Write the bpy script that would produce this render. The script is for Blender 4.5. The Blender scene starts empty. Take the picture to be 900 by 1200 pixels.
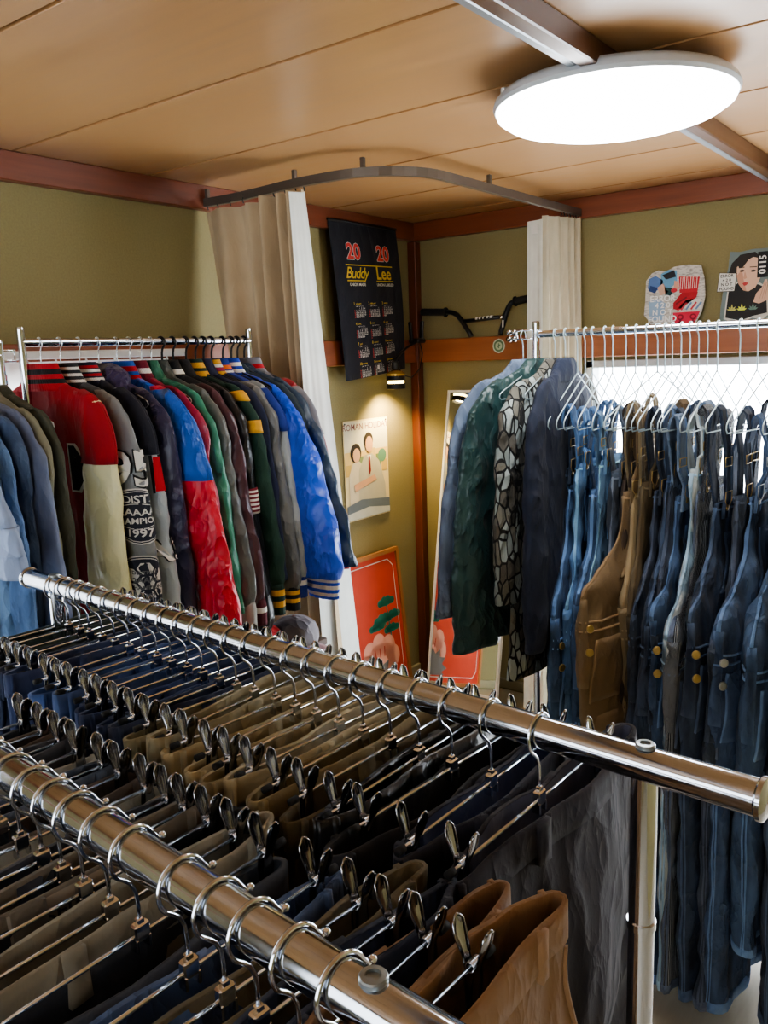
import bpy, math, random
import numpy as np
from mathutils import Vector, Matrix, noise as mnoise

random.seed(7)
rng = np.random.default_rng(11)
scn = bpy.context.scene
COL = scn.collection
PI = math.pi

# ------------------------------------------------------------------ materials
MATS = {}
def sc(r, g, b):
    f = lambda c: (c / 12.92) if c <= 0.04045 else ((c + 0.055) / 1.055) ** 2.4
    return (f(r / 255), f(g / 255), f(b / 255), 1.0)

class NT:
    def __init__(s, name):
        s.m = bpy.data.materials.new(name); s.m.use_nodes = True
        s.t = s.m.node_tree; s.t.nodes.clear()
        s.out = s.n('ShaderNodeOutputMaterial'); s.b = s.n('ShaderNodeBsdfPrincipled')
        s.l(s.b, 'BSDF', s.out, 'Surface')
    def n(s, typ, **kw):
        x = s.t.nodes.new(typ)
        for k, v in kw.items():
            if k in x.inputs: x.inputs[k].default_value = v
            else: setattr(x, k, v)
        return x
    def l(s, a, ao, b, bi): s.t.links.new(a.outputs[ao], b.inputs[bi])
    def coord(s, out='Object', scale=(1, 1, 1), rot=(0, 0, 0)):
        c = s.n('ShaderNodeTexCoord'); m = s.n('ShaderNodeMapping')
        m.inputs['Scale'].default_value = scale; m.inputs['Rotation'].default_value = rot
        s.l(c, out, m, 'Vector'); return m
    def noise(s, vec, scale=5, detail=3, rough=.55):
        x = s.n('ShaderNodeTexNoise', Scale=scale, Detail=detail, Roughness=rough)
        if vec: s.l(vec, 0, x, 'Vector')
        return x
    def ridged(s, vec, scale=1.0, detail=4):
        x = s.n('ShaderNodeTexNoise', Scale=scale, Detail=detail, Roughness=.5); x.noise_type = 'RIDGED_MULTIFRACTAL'
        x.inputs['Offset'].default_value = .9; x.inputs['Gain'].default_value = 1.6
        s.l(vec, 0, x, 'Vector'); return x
    def ramp(s, src, out, stops, interp='LINEAR'):
        r = s.n('ShaderNodeValToRGB'); cr = r.color_ramp; cr.interpolation = interp
        while len(cr.elements) < len(stops): cr.elements.new(0.5)
        for e, (p, c) in zip(cr.elements, stops): e.position = p; e.color = c
        s.l(src, out, r, 'Fac'); return r
    def mix(s, fac, a, b, blend='MIX'):
        m = s.n('ShaderNodeMix', data_type='RGBA', blend_type=blend)
        for v, i in ((fac, 0), (a, 6), (b, 7)):
            if isinstance(v, tuple) and not isinstance(v[0], (int, float)): s.t.links.new(v[0].outputs[v[1]], m.inputs[i])
            else: m.inputs[i].default_value = v
        return m
    def bump(s, src, out, strength=.3, dist=.004, prev=None):
        b = s.n('ShaderNodeBump', Strength=strength, Distance=dist)
        s.l(src, out, b, 'Height')
        if prev: s.l(prev, 'Normal', b, 'Normal')
        return b

def V(c, k):
    return (min(1, c[0] * k), min(1, c[1] * k), min(1, c[2] * k), 1)

def plain(name, col, rough=.6, metal=0.0, coat=0.0, emit=None, estr=0.0):
    key = ('plain', name)
    if key in MATS: return MATS[key]
    t = NT(name)
    t.b.inputs['Roughness'].default_value = rough; t.b.inputs['Metallic'].default_value = metal
    t.b.inputs['Coat Weight'].default_value = coat
    nz = t.noise(t.coord('Object'), 14, 2)
    mx = t.mix((nz, 0), V(col, .88), V(col, 1.1)); t.l(mx, 2, t.b, 'Base Color')
    if emit:
        t.b.inputs['Emission Color'].default_value = emit; t.b.inputs['Emission Strength'].default_value = estr
    MATS[key] = t.m; return t.m

def chrome(name='chrome', col=(.66, .69, .74, 1), rough=.09):
    key = ('chrome', name)
    if key in MATS: return MATS[key]
    t = NT(name)
    t.b.inputs['Metallic'].default_value = 1.0
    nz = t.noise(t.coord('Object'), 40, 3)
    r = t.ramp(nz, 0, [(0.3, (rough * .7,) * 3 + (1,)), (.8, (rough * 1.6,) * 3 + (1,))])
    t.l(r, 0, t.b, 'Roughness'); t.b.inputs['Base Color'].default_value = col
    MATS[key] = t.m; return t.m

def cloth(col, kind='wool'):
    """kinds: wool, satin, leather, denim, canvas, quilt, camo, hickory, acid, cotton"""
    key = (kind,) + tuple(round(c, 4) for c in col)
    if key in MATS: return MATS[key]
    t = NT(kind + '_cloth'); b = t.b
    ob = t.coord('Object')
    big = t.noise(ob, 5, 3)
    mx = t.mix((big, 0), V(col, .72), V(col, 1.2))
    src = (mx, 2)
    rough, sheen = .88, .03
    wr = t.ridged(t.coord('Object', (13, 13, 6.5), (0.35, .5, 0)), 1.0, 4)
    bmp = None
    if kind == 'satin':
        rough, sheen = .36, .1
        wr = t.ridged(t.coord('Object', (15, 15, 9), (.7, .6, 0)), 1.0, 4)
        bmp = t.bump(wr, 0, .8, .013)
    elif kind == 'leather':
        rough, sheen = .34, 0
        wr = t.ridged(t.coord('Object', (10, 10, 6), (.5, .4, 0)), 1.0, 4)
        bmp = t.bump(wr, 0, .6, .014)
        vo = t.n('ShaderNodeTexVoronoi', Scale=420); t.l(ob, 0, vo, 'Vector')
        bmp = t.bump(vo, 'Distance', .12, .001, bmp)
    elif kind in ('denim', 'acid', 'hickory'):
        rough = .9
        st = t.noise(t.coord('Object', (520, 520, 38)), 1.0, 2)
        st2 = t.mix((st, 0), V(col, .62), V(col, 1.45))
        m2 = t.mix(.5, (mx, 2), (st2, 2))
        fade = t.ramp(t.noise(t.coord('Object', (7, 7, 3)), 1, 4), 0, [(.48, (0, 0, 0, 1)), (.72, (.75, .75, .75, 1))])
        pale = (min(1, col[0] * 1.5 + .035), min(1, col[1] * 1.5 + .05), min(1, col[2] * 1.45 + .075), 1)
        m3 = t.mix((fade, 0), (m2, 2), pale)
        cz = t.ramp(t.ridged(t.coord('Object', (17, 17, 6), (.2, .3, 0)), 1.0, 5), 0, [(.55, (0, 0, 0, 1)), (1.0, (.62, .62, .62, 1))])
        m3b = t.mix((cz, 0), (m3, 2), V(pale, 1.1))
        dk_ = t.ramp(t.noise(t.coord('Object', (9, 9, 4), (.4, .1, 0)), 1, 4), 0, [(.36, (.55, .55, .55, 1)), (.52, (0, 0, 0, 1))])
        m3c = t.mix((dk_, 0), (m3b, 2), V(col, .3))
        geo = t.n('ShaderNodeNewGeometry')
        pr = t.ramp(geo, 'Pointiness', [(.5, (0, 0, 0, 1)), (.62, (.8, .8, .8, 1))])
        m4 = t.mix((pr, 0), (m3c, 2), V(pale, 1.25)); src = (m4, 2)
        if kind == 'acid':
            rr = t.ramp(t.noise(t.coord('Object', (16, 16, 9)), 1, 4), 0, [(.46, (0, 0, 0, 1)), (.56, (1, 1, 1, 1))])
            m5 = t.mix((rr, 0), src, (.50, .55, .55, 1)); src = (m5, 2)
        if kind == 'hickory':
            uv = t.coord('UV'); sp = t.n('ShaderNodeSeparateXYZ'); t.l(uv, 0, sp, 0)
            mu = t.n('ShaderNodeMath', operation='MULTIPLY'); mu.inputs[1].default_value = 110; t.l(sp, 0, mu, 0)
            fr = t.n('ShaderNodeMath', operation='FRACT'); t.l(mu, 0, fr, 0)
            rr = t.ramp(fr, 0, [(0, (0, 0, 0, 1)), (.66, (0, 0, 0, 1)), (.7, (1, 1, 1, 1))], 'CONSTANT')
            m5 = t.mix((rr, 0), V(col, .6), (.42, .45, .47, 1)); src = (m5, 2)
        bmp = t.bump(st, 0, .25, .001, t.bump(wr, 0, .8, .020))
    elif kind == 'camo':
        vo = t.n('ShaderNodeTexVoronoi', feature='DISTANCE_TO_EDGE', Scale=1.0)
        dn = t.noise(ob, 22, 3); cm = t.coord('Object', (46, 46, 21))
        am = t.mix(.25, (cm, 0), (dn, 1), 'ADD'); t.l(am, 2, vo, 'Vector')
        ed = t.ramp(vo, 0, [(0, (1, 1, 1, 1)), (.055, (1, 1, 1, 1)), (.09, (0, 0, 0, 1))])
        v2 = t.n('ShaderNodeTexVoronoi', Scale=1.0); t.l(am, 2, v2, 'Vector')
        pal = t.ramp(v2, 'Color', [(0, sc(120, 118, 108)), (.35, sc(168, 178, 176)), (.55, sc(96, 92, 84)), (.72, sc(140, 150, 148))], 'CONSTANT')
        m5 = t.mix((ed, 0), (pal, 0), sc(24, 24, 24)); src = (m5, 2)
        bmp = t.bump(wr, 0, .8, .020)
    elif kind == 'quilt':
        rough = .4
        wv = t.n('ShaderNodeTexWave', Scale=1.0); t.l(t.coord('Object', (6, 6, 9), (0, .5, 0)), 0, wv, 'Vector')
        bmp = t.bump(wr, 0, .6, .014, t.bump(wv, 1, .5, .009))
    elif kind == 'canvas':
        rough = .82
        st = t.noise(t.coord('Object', (300, 300, 300)), 1.0, 1)
        geo = t.n('ShaderNodeNewGeometry')
        pr = t.ramp(geo, 'Pointiness', [(.5, (0, 0, 0, 1)), (.62, (.6, .6, .6, 1))])
        m4 = t.mix((pr, 0), src, V(col, 1.7)); src = (m4, 2)
        bmp = t.bump(st, 0, .15, .001, t.bump(wr, 0, .55, .012))
    else:
        cz = t.ramp(wr, 0, [(.5, V(col, .62)), (1.0, V(col, 1.3))]); m5 = t.mix(.2 if kind != 'drape' else .0, src, (cz, 0)); src = (m5, 2)
        st = t.noise(t.coord('Object', (260, 260, 260)), 1.0, 2)
        bmp = t.bump(st, 0, .2, .001, t.bump(wr, 0, .55 if kind == 'cotton' else (.12 if kind == 'drape' else .4), .012))
    t.t.links.new(src[0].outputs[src[1]], b.inputs['Base Color'])
    b.inputs['Roughness'].default_value = rough; b.inputs['Sheen Weight'].default_value = sheen
    t.l(bmp, 'Normal', b, 'Normal')
    MATS[key] = t.m; return t.m

def striped(stops, axis=1, rough=.85):
    """hard stripes along the UV axis: stops = [(pos, colour), ...]"""
    key = ('striped', axis) + tuple((round(p, 3),) + tuple(round(x, 3) for x in c) for p, c in stops)
    if key in MATS: return MATS[key]
    t = NT('striped_rib_knit')
    uv = t.coord('UV'); sp = t.n('ShaderNodeSeparateXYZ'); t.l(uv, 0, sp, 0)
    r = t.ramp(sp, axis, stops, 'CONSTANT')
    t.l(r, 0, t.b, 'Base Color'); t.b.inputs['Roughness'].default_value = rough
    mu = t.n('ShaderNodeMath', operation='MULTIPLY'); mu.inputs[1].default_value = 420; t.l(sp, 0, mu, 0)
    si = t.n('ShaderNodeMath', operation='SINE'); t.l(mu, 0, si, 0)
    bm = t.bump(si, 0, .3, .002); t.l(bm, 'Normal', t.b, 'Normal')
    MATS[key] = t.m; return t.m

# ------------------------------------------------------------------ objects
def link(name, verts, faces, mat, parent=None, smooth=True, uvs=None, mats=None, midx=None, loc=None):
    me = bpy.data.meshes.new(name)
    me.from_pydata([tuple(map(float, v)) for v in verts], [], [tuple(f) for f in faces])
    for m in (mats or [mat]): me.materials.append(m)
    if midx is not None: me.polygons.foreach_set('material_index', midx)
    if smooth: me.polygons.foreach_set('use_smooth', [True] * len(me.polygons))
    if uvs is not None:
        ul = me.uv_layers.new(name='UVMap')
        li = np.zeros(len(me.loops), dtype=np.int32); me.loops.foreach_get('vertex_index', li)
        ul.data.foreach_set('uv', np.asarray(uvs, dtype=np.float32)[li].ravel())
    me.update()
    o = bpy.data.objects.new(name, me); COL.objects.link(o)
    if parent: o.parent = parent
    if loc is not None: o.location = loc
    return o

def tag(o, label=None, cat=None, group=None, kind=None):
    if label: o['label'] = label
    if cat: o['category'] = cat
    if group: o['group'] = group
    if kind: o['kind'] = kind
    return o

def thing(name, label, cat, loc=(0, 0, 0), rz=0.0, group=None):
    o = bpy.data.objects.new(name, None); COL.objects.link(o)
    o.empty_display_size = .05
    o.location = loc; o.rotation_euler = (0, 0, rz)
    return tag(o, label, cat, group)

def clone(o, parent=None):
    c = o.copy(); COL.objects.link(c)
    if parent: c.parent = parent
    for ch in [x for x in o.children]: clone(ch, c)
    return c

class G:
    """collects primitive shapes into one mesh"""
    def __init__(s): s.v = []; s.f = []; s.uv = []; s.mi = []
    def add(s, v, f, uv=None, mi=0):
        o = len(s.v); s.v += [tuple(x) for x in v]; s.f += [tuple(i + o for i in q) for q in f]
        s.uv += [tuple(x) for x in uv] if uv is not None else [(0, 0)] * len(v)
        s.mi += [mi] * len(f); return s
    def box(s, c, d, R=None, bev=0.0, mi=0):
        hx, hy, hz = d[0] / 2, d[1] / 2, d[2] / 2
        if bev <= 0:
            v = [(x, y, z) for x in (-hx, hx) for y in (-hy, hy) for z in (-hz, hz)]
            f = [(0, 1, 3, 2), (4, 6, 7, 5), (0, 4, 5, 1), (2, 3, 7, 6), (0, 2, 6, 4), (1, 5, 7, 3)]
        else:
            b = min(bev, hx * .9, hy * .9, hz * .9); v = []; f = []
            idx = {}
            for sx in (-1, 1):
                for sy in (-1, 1):
                    for sz in (-1, 1):
                        for k in range(3):
                            p = [sx * (hx - b), sy * (hy - b), sz * (hz - b)]
                            p[k] = (sx * hx, sy * hy, sz * hz)[k]
                            idx[(sx, sy, sz, k)] = len(v); v.append(tuple(p))
            for k in range(3):
                a, c_ = [i for i in range(3) if i != k]
                for sg in (-1, 1):
                    q = []
                    for (u, w) in ((-1, -1), (1, -1), (1, 1), (-1, 1)):
                        t = [0, 0, 0]; t[k] = sg; t[a] = u; t[c_] = w; q.append(idx[(*t, k)])
                    f.append(tuple(q))
            for k in range(3):
                a, c_ = [i for i in range(3) if i != k]
                for u in (-1, 1):
                    for w in (-1, 1):
                        t = [0, 0, 0]; t[a] = u; t[c_] = w
                        t1 = list(t); t1[k] = -1; t2 = list(t); t2[k] = 1
                        f.append((idx[(*t1, a)], idx[(*t2, a)], idx[(*t2, c_)], idx[(*t1, c_)]))
            for sx in (-1, 1):
                for sy in (-1, 1):
                    for sz in (-1, 1): f.append(tuple(idx[(sx, sy, sz, k)] for k in range(3)))
        M = R.to_3x3() if R is not None else None
        out = []
        for p in v:
            q = Vector(p)
            if M is not None: q = M @ q
            out.append((q.x + c[0], q.y + c[1], q.z + c[2]))
        return s.add(out, f, None, mi)
    def tube(s, pts, r, n=8, closed=False, caps=True, mi=0):
        P = [Vector(p) for p in pts]; m = len(P)
        rr = r if isinstance(r, (list, tuple)) else [r] * m
        up = Vector((0, 0, 1)); v = []; prev = None
        for i in range(m):
            if closed: t = P[(i + 1) % m] - P[i - 1]
            else: t = P[min(i + 1, m - 1)] - P[max(i - 1, 0)]
            t.normalize()
            if prev is None:
                a = up if abs(t.z) < .9 else Vector((1, 0, 0))
                nrm = t.cross(a).normalized()
            else:
                nrm = (prev - t * prev.dot(t)).normalized()
            prev = nrm; bi = t.cross(nrm)
            for k in range(n):
                an = 2 * PI * k / n
                v.append(tuple(P[i] + (nrm * math.cos(an) + bi * math.sin(an)) * rr[i]))
        f = []
        for i in range(m if closed else m - 1):
            j = (i + 1) % m
            for k in range(n):
                f.append((i * n + k, i * n + (k + 1) % n, j * n + (k + 1) % n, j * n + k))
        if caps and not closed:
            f.append(tuple(range(n - 1, -1, -1))); f.append(tuple((m - 1) * n + k for k in range(n)))
        uv = [(k / n, i / max(1, m - 1)) for i in range(m) for k in range(n)]
        return s.add(v, f, uv, mi)
    def lathe(s, prof, c=(0, 0, 0), n=24, R=None, mi=0):
        v = []; f = []
        M = R.to_3x3() if R is not None else None
        for (r, z) in prof:
            for k in range(n):
                an = 2 * PI * k / n; q = Vector((r * math.cos(an), r * math.sin(an), z))
                if M is not None: q = M @ q
                v.append((q.x + c[0], q.y + c[1], q.z + c[2]))
        for i in range(len(prof) - 1):
            for k in range(n): f.append((i * n + k, i * n + (k + 1) % n, (i + 1) * n + (k + 1) % n, (i + 1) * n + k))
        if prof[0][0] > 1e-5: f.append(tuple(range(n - 1, -1, -1)))
        if prof[-1][0] > 1e-5: f.append(tuple((len(prof) - 1) * n + k for k in range(n)))
        return s.add(v, f, None, mi)
    def poly(s, pts, mi=0): return s.add(pts, [tuple(range(len(pts)))], None, mi)
    def plate(s, pts, nrm, th, mi=0):
        """flat polygon pts (3D, ordered) extruded by th along nrm"""
        n = len(pts); q = [(p[0] + nrm[0] * th, p[1] + nrm[1] * th, p[2] + nrm[2] * th) for p in pts]
        f = [tuple(range(n)), tuple(range(2 * n - 1, n - 1, -1))] + [(i, i + n, (i + 1) % n + n, (i + 1) % n) for i in range(n)]
        return s.add(list(pts) + q, f, None, mi)
    def build(s, name, mat, parent=None, smooth=False, mats=None, loc=None, sharp=None):
        o = link(name, s.v, s.f, mat, parent, smooth, s.uv, mats, s.mi if mats else None, loc)
        if sharp:
            try: o.data.set_sharp_from_angle(angle=math.radians(sharp))
            except Exception: pass
        return o

# ------------------------------------------------------------------ cloth surfaces
def herm(t, ts, ys):
    ts = np.asarray(ts); ys = np.asarray(ys)
    d = np.zeros_like(ys); h = np.diff(ts)[:, None]; dl = np.diff(ys, axis=0) / h
    for i in range(1, len(ts) - 1):
        a, b = dl[i - 1], dl[i]
        d[i] = np.where(a * b > 0, 2 * a * b / (a + b + 1e-12), 0)
    d[0] = dl[0]; d[-1] = dl[-1]
    k = np.clip(np.searchsorted(ts, t, side='right') - 1, 0, len(ts) - 2)
    hh = (ts[k + 1] - ts[k]); u = ((t - ts[k]) / hh)[:, None]; hh = hh[:, None]
    return ((1 + 2 * u) * (1 - u) ** 2 * ys[k] + u * (1 - u) ** 2 * hh * d[k] + u * u * (3 - 2 * u) * ys[k + 1] + u * u * (u - 1) * hh * d[k + 1])

class Surf:
    """closed-around loft; rows = [z, cx, cy, hx, hy]; a = turn 0..1 (0:+X, .25:+Y), r = 0 (top) .. 1"""
    def __init__(s, rows, m=40, n=40, p=2.4, amp=.004, freq=(9, 14, 4), fold=0.0, nfold=7, seed=0, squash=None, wave=0.0):
        rows = np.array(rows, float)
        ts = np.concatenate([[0], np.cumsum(np.hypot(np.diff(rows[:, 0]), .5 * np.diff(rows[:, 3])) + 1e-4)]); ts /= ts[-1]
        t = np.linspace(0, 1, m); R = herm(t, ts, rows); s.rows = R
        a = np.arange(n) / n * 2 * PI; ca, sa = np.cos(a), np.sin(a)
        ex = np.sign(ca) * np.abs(ca) ** (2 / p); ey = np.sign(sa) * np.abs(sa) ** (2 / p)
        X = R[:, 1][:, None] + R[:, 3][:, None] * ex; Y = R[:, 2][:, None] + R[:, 4][:, None] * ey
        Z = np.repeat(R[:, 0][:, None], n, 1)
        P = np.stack([X, Y, Z], 2)
        if wave:
            ph = seed * 1.7
            P[:, :, 1] += wave * np.sin(P[:, :, 0] * 26 + ph + P[:, :, 2] * 1.2) * (.4 + .6 * t[:, None])
        s.P = P; s.m, s.n = m, n; N = s.normals()
        so = seed * 13.37
        D = np.zeros((m, n))
        for i in range(m):
            for j in range(n):
                q = P[i, j]
                D[i, j] = amp * (mnoise.noise(Vector((q[0] * freq[0] + so, q[1] * freq[1] + so * .3, q[2] * freq[2] - q[0] * freq[0] * .35))) +
                                 .5 * mnoise.noise(Vector((q[0] * freq[0] * 2.3 + so, q[1] * freq[1] * 2 - so, q[2] * freq[2] * 2.1 + q[0] * 6))))
                D[i, j] += amp * 1.1 * (.35 - abs(mnoise.noise(Vector((q[0] * freq[0] * 1.1 + q[2] * 3 + so, q[1] * freq[1] - so, q[2] * freq[2] * 1.3 - q[0] * 5)))))
                if fold: D[i, j] += fold * math.sin(j / n * 2 * PI * nfold + so + 2.2 * mnoise.noise(Vector((q[2] * 2.1, so, j / n * 3)))) * (.25 + .75 * t[i])
        lim = np.minimum(R[:, 3], R[:, 4] * 1.3)[:, None] * .7
        D = np.clip(D, -lim, lim)
        s.P = P + N * D[:, :, None]; s.N = s.normals()
        s.zn = t
    def normals(s):
        P = s.P; du = np.roll(P, -1, 1) - np.roll(P, 1, 1)
        dv = np.gradient(P, axis=0); N = np.cross(dv, du)
        l = np.linalg.norm(N, axis=2, keepdims=True); N = N / np.maximum(l, 1e-9)
        # outward
        c = P.mean(1, keepdims=True); sg = np.sign(((P - c) * N).sum(2).mean())
        return N * (sg if sg else 1)
    def at(s, a, r, off=0.0):
        a = (a % 1.0) * s.n; r = min(max(r, 0), 1) * (s.m - 1)
        j = int(a) % s.n; fa = a - int(a); j2 = (j + 1) % s.n
        i = min(int(r), s.m - 2); fr = r - i
        def bl(A): return (A[i, j] * (1 - fa) + A[i, j2] * fa) * (1 - fr) + (A[i + 1, j] * (1 - fa) + A[i + 1, j2] * fa) * fr
        nn = bl(s.N); nn = nn / max(1e-9, np.linalg.norm(nn))
        return bl(s.P) + nn * off
    def rz(s, z):
        """row parameter at height z (rows run downwards)"""
        return float(np.interp(-z, -s.rows[:, 0], s.zn))
    def mesh(s, cap=(True, True), name='body', mat=None, parent=None, thick=0.0):
        m, n = s.m, s.n
        v = s.P.reshape(-1, 3).tolist()
        uv = [(j / n, i / (m - 1)) for i in range(m) for j in range(n)]
        f = [(i * n + j, i * n + (j + 1) % n, (i + 1) * n + (j + 1) % n, (i + 1) * n + j) for i in range(m - 1) for j in range(n)]
        f = [q[::-1] for q in f]
        if thick:
            o = len(v); inn = (s.P - s.N * thick).reshape(-1, 3).tolist(); v += inn; uv += uv
            f += [tuple(i + o for i in q[::-1]) for q in list(f)]
            f += [(j, (j + 1) % n, o + (j + 1) % n, o + j) for j in range(n)]
            b = (m - 1) * n
            f += [(b + (j + 1) % n, b + j, o + b + j, o + b + (j + 1) % n) for j in range(n)]
        else:
            for e, i in ((cap[0], 0), (cap[1], m - 1)):
                if e:
                    c = len(v); v.append(s.P[i].mean(0).tolist()); uv.append((.5, i / (m - 1)))
                    f += [((i * n + j), (i * n + (j + 1) % n), c) if i == 0 else (i * n + (j + 1) % n, i * n + j, c) for j in range(n)]
        return link(name, v, f, mat, parent, True, uv)
    def patch(s, name, mat, parent, a0, a1, r0, r1, off=.003, na=10, nr=10, shape=None, dome=0.0):
        """a piece of cloth lying on the surface, with thickness"""
        v, f, uv = [], [], []
        for i in range(nr + 1):
            for j in range(na + 1):
                x, y = j / na, i / nr
                sx, sy = (shape(x, y) if shape else (x, y))
                d = off * (1 + dome * (1 - (2 * x - 1) ** 2) * (1 - (2 * y - 1) ** 2))
                v.append(s.at(a0 + (a1 - a0) * sx, r0 + (r1 - r0) * sy, d)); uv.append((x, y))
        W = na + 1
        for i in range(nr):
            for j in range(na): f.append((i * W + j, i * W + j + 1, (i + 1) * W + j + 1, (i + 1) * W + j)[::-1])
        ring = [j for j in range(W)] + [i * W + na for i in range(1, nr + 1)] + [nr * W + j for j in range(na - 1, -1, -1)] + [i * W for i in range(nr - 1, 0, -1)]
        o = len(v)
        for k in ring:
            i, j = divmod(k, W); x, y = j / na, i / nr
            sx, sy = (shape(x, y) if shape else (x, y))
            v.append(s.at(a0 + (a1 - a0) * sx, r0 + (r1 - r0) * sy, -.001)); uv.append((x, y))
        L = len(ring)
        for k in range(L): f.append((ring[k], ring[(k + 1) % L], o + (k + 1) % L, o + k))
        return link(name, v, f, mat, parent, True, uv)
    def decal(s, name, mat, parent, verts2, faces, a, r, off=.0035, rot=0.0):
        """flat drawing (metres, x right, y up) laid on the surface about (a, r)"""
        e = .01
        da = np.linalg.norm(s.at(a + e, r) - s.at(a - e, r)) / (2 * e); dr = np.linalg.norm(s.at(a, min(1, r + e)) - s.at(a, max(0, r - e))) / (2 * e)
        c, q = math.cos(rot), math.sin(rot); v = []
        for (x, y) in verts2:
            X, Y = x * c - y * q, x * q + y * c
            v.append(s.at(a + X / da, r - Y / dr, off))
        return link(name, v, faces, mat, parent, False)

TXT = {}
def text2d(body, size=1.0, bold=0.0, align='CENTER', shear=0.0, spacing=1.0):
    key = (body, bold, align, shear, spacing)
    if key not in TXT:
        cu = bpy.data.curves.new('lettering', 'FONT'); cu.body = body; cu.size = 1.0; cu.offset = bold
        cu.align_x = align; cu.align_y = 'CENTER'; cu.shear = shear; cu.space_character = spacing; cu.resolution_u = 3
        o = bpy.data.objects.new('lettering', cu); COL.objects.link(o)
        dg = bpy.context.evaluated_depsgraph_get()
        me = bpy.data.meshes.new_from_object(o.evaluated_get(dg))
        TXT[key] = ([(v.co.x, v.co.y) for v in me.vertices], [tuple(p.vertices) for p in me.polygons])
        bpy.data.objects.remove(o); bpy.data.curves.remove(cu); bpy.data.meshes.remove(me)
    v, f = TXT[key]
    return [(x * size, y * size) for x, y in v], f

def disc2d(r, n=24, c=(0, 0), ry=None):
    """fan with inner rings so it follows a curved surface"""
    v = [(c[0], c[1])]; f = []; ry = ry or r
    for q in (.35, .7, 1.0):
        for k in range(n): v.append((c[0] + r * q * math.cos(2 * PI * k / n), c[1] + ry * q * math.sin(2 * PI * k / n)))
    for k in range(n): f.append((0, 1 + k, 1 + (k + 1) % n))
    for i in range(2):
        for k in range(n): f.append((1 + i * n + k, 1 + (i + 1) * n + k, 1 + (i + 1) * n + (k + 1) % n, 1 + i * n + (k + 1) % n))
    return v, f

def rect2d(x0, y0, x1, y1, n=4):
    v = [(x0 + (x1 - x0) * i / n, y0 + (y1 - y0) * j / n) for j in range(n + 1) for i in range(n + 1)]
    f = [(j * (n + 1) + i, j * (n + 1) + i + 1, (j + 1) * (n + 1) + i + 1, (j + 1) * (n + 1) + i) for j in range(n) for i in range(n)]
    return v, f

def merge2d(items):
    v, f = [], []
    for a, b in items:
        o = len(v); v += a; f += [tuple(i + o for i in q) for q in b]
    return v, f
def shift(d, x, y): return [(a + x, b + y) for a, b in d[0]], d[1]

# ------------------------------------------------------------------ camera
cam_d = bpy.data.cameras.new('camera'); cam = bpy.data.objects.new('camera', cam_d); COL.objects.link(cam)
cam_d.sensor_fit = 'VERTICAL'; cam_d.sensor_height = 24.0; cam_d.lens = 24.0 * 981.17 / 1200; cam_d.clip_start = .02
cr = Vector((0.79796929, 0.60164449, -0.03562193)); cu_ = Vector((-0.08156239, 0.1663598, 0.98268611)); cf = Vector((-0.59715375, 0.78124793, -0.18182157))
cam.matrix_world = Matrix(((cr.x, cu_.x, -cf.x, 2.30133), (cr.y, cu_.y, -cf.y, -3.29783), (cr.z, cu_.z, -cf.z, 1.55), (0, 0, 0, 1)))
scn.camera = cam

# ------------------------------------------------------------------ surfaces of the room
def wall_mat():
    t = NT('olive_plaster')
    ob = t.coord('Object')
    n1 = t.noise(ob, 1.1, 3); n2 = t.noise(ob, 160, 3, .7); n3 = t.noise(t.coord('Object', (60, 60, 8)), 1, 3)
    m1 = t.mix((n1, 0), sc(136, 126, 86), sc(156, 145, 102))
    m2 = t.mix((n2, 0), V(sc(126, 116, 76), .6), V(sc(150, 138, 96), 1.2))
    m3 = t.mix(.45, (m1, 2), (m2, 2)); t.l(m3, 2, t.b, 'Base Color')
    t.b.inputs['Roughness'].default_value = .72
    b = t.bump(n3, 0, .15, .003, t.bump(n2, 0, .35, .002)); t.l(b, 'Normal', t.b, 'Normal')
    return t.m
def wood_mat(name, c1, c2, scale, rough=.4, coat=.3, bump=.05):
    t = NT(name)
    g = t.noise(t.coord('Object', scale), 1.0, 5, .6)
    big = t.noise(t.coord('Object'), 1.6, 2)
    r = t.ramp(g, 0, [(.3, c1), (.7, c2)])
    m = t.mix((big, 0), V(c1, .92), V(c2, 1.06)); mm = t.mix(.45, (r, 0), (m, 2))
    t.l(mm, 2, t.b, 'Base Color')
    rr = t.ramp(g, 0, [(.2, (rough * .8,) * 3 + (1,)), (.8, (rough * 1.25,) * 3 + (1,))]); t.l(rr, 0, t.b, 'Roughness')
    t.b.inputs['Coat Weight'].default_value = coat; t.b.inputs['Coat Roughness'].default_value = .28
    b = t.bump(g, 0, bump, .002); t.l(b, 'Normal', t.b, 'Normal')
    return t.m
M_wall = wall_mat()
M_ceil = wood_mat('varnished_ceiling_ply', sc(152, 112, 72), sc(178, 138, 94), (2.2, 26, 8), .40, .25, .03)
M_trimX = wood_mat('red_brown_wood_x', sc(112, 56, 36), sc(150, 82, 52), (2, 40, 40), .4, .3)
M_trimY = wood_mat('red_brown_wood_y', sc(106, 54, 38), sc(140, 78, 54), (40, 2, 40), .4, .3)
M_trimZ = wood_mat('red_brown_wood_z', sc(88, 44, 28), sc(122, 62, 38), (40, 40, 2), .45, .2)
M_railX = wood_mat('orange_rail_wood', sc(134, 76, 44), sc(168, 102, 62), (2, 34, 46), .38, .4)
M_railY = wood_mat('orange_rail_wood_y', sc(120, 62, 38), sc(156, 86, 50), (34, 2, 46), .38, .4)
M_dark = plain('groove_black', sc(14, 8, 5), .95)
M_white = plain('white_paint', sc(232, 232, 228), .45)
M_alu = plain('pale_aluminium', sc(205, 208, 210), .35, .6)
M_black = plain('black_plastic', sc(20, 20, 22), .4)
M_rubber = plain('black_rubber', sc(24, 24, 25), .8)
M_chrome = chrome()
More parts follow.
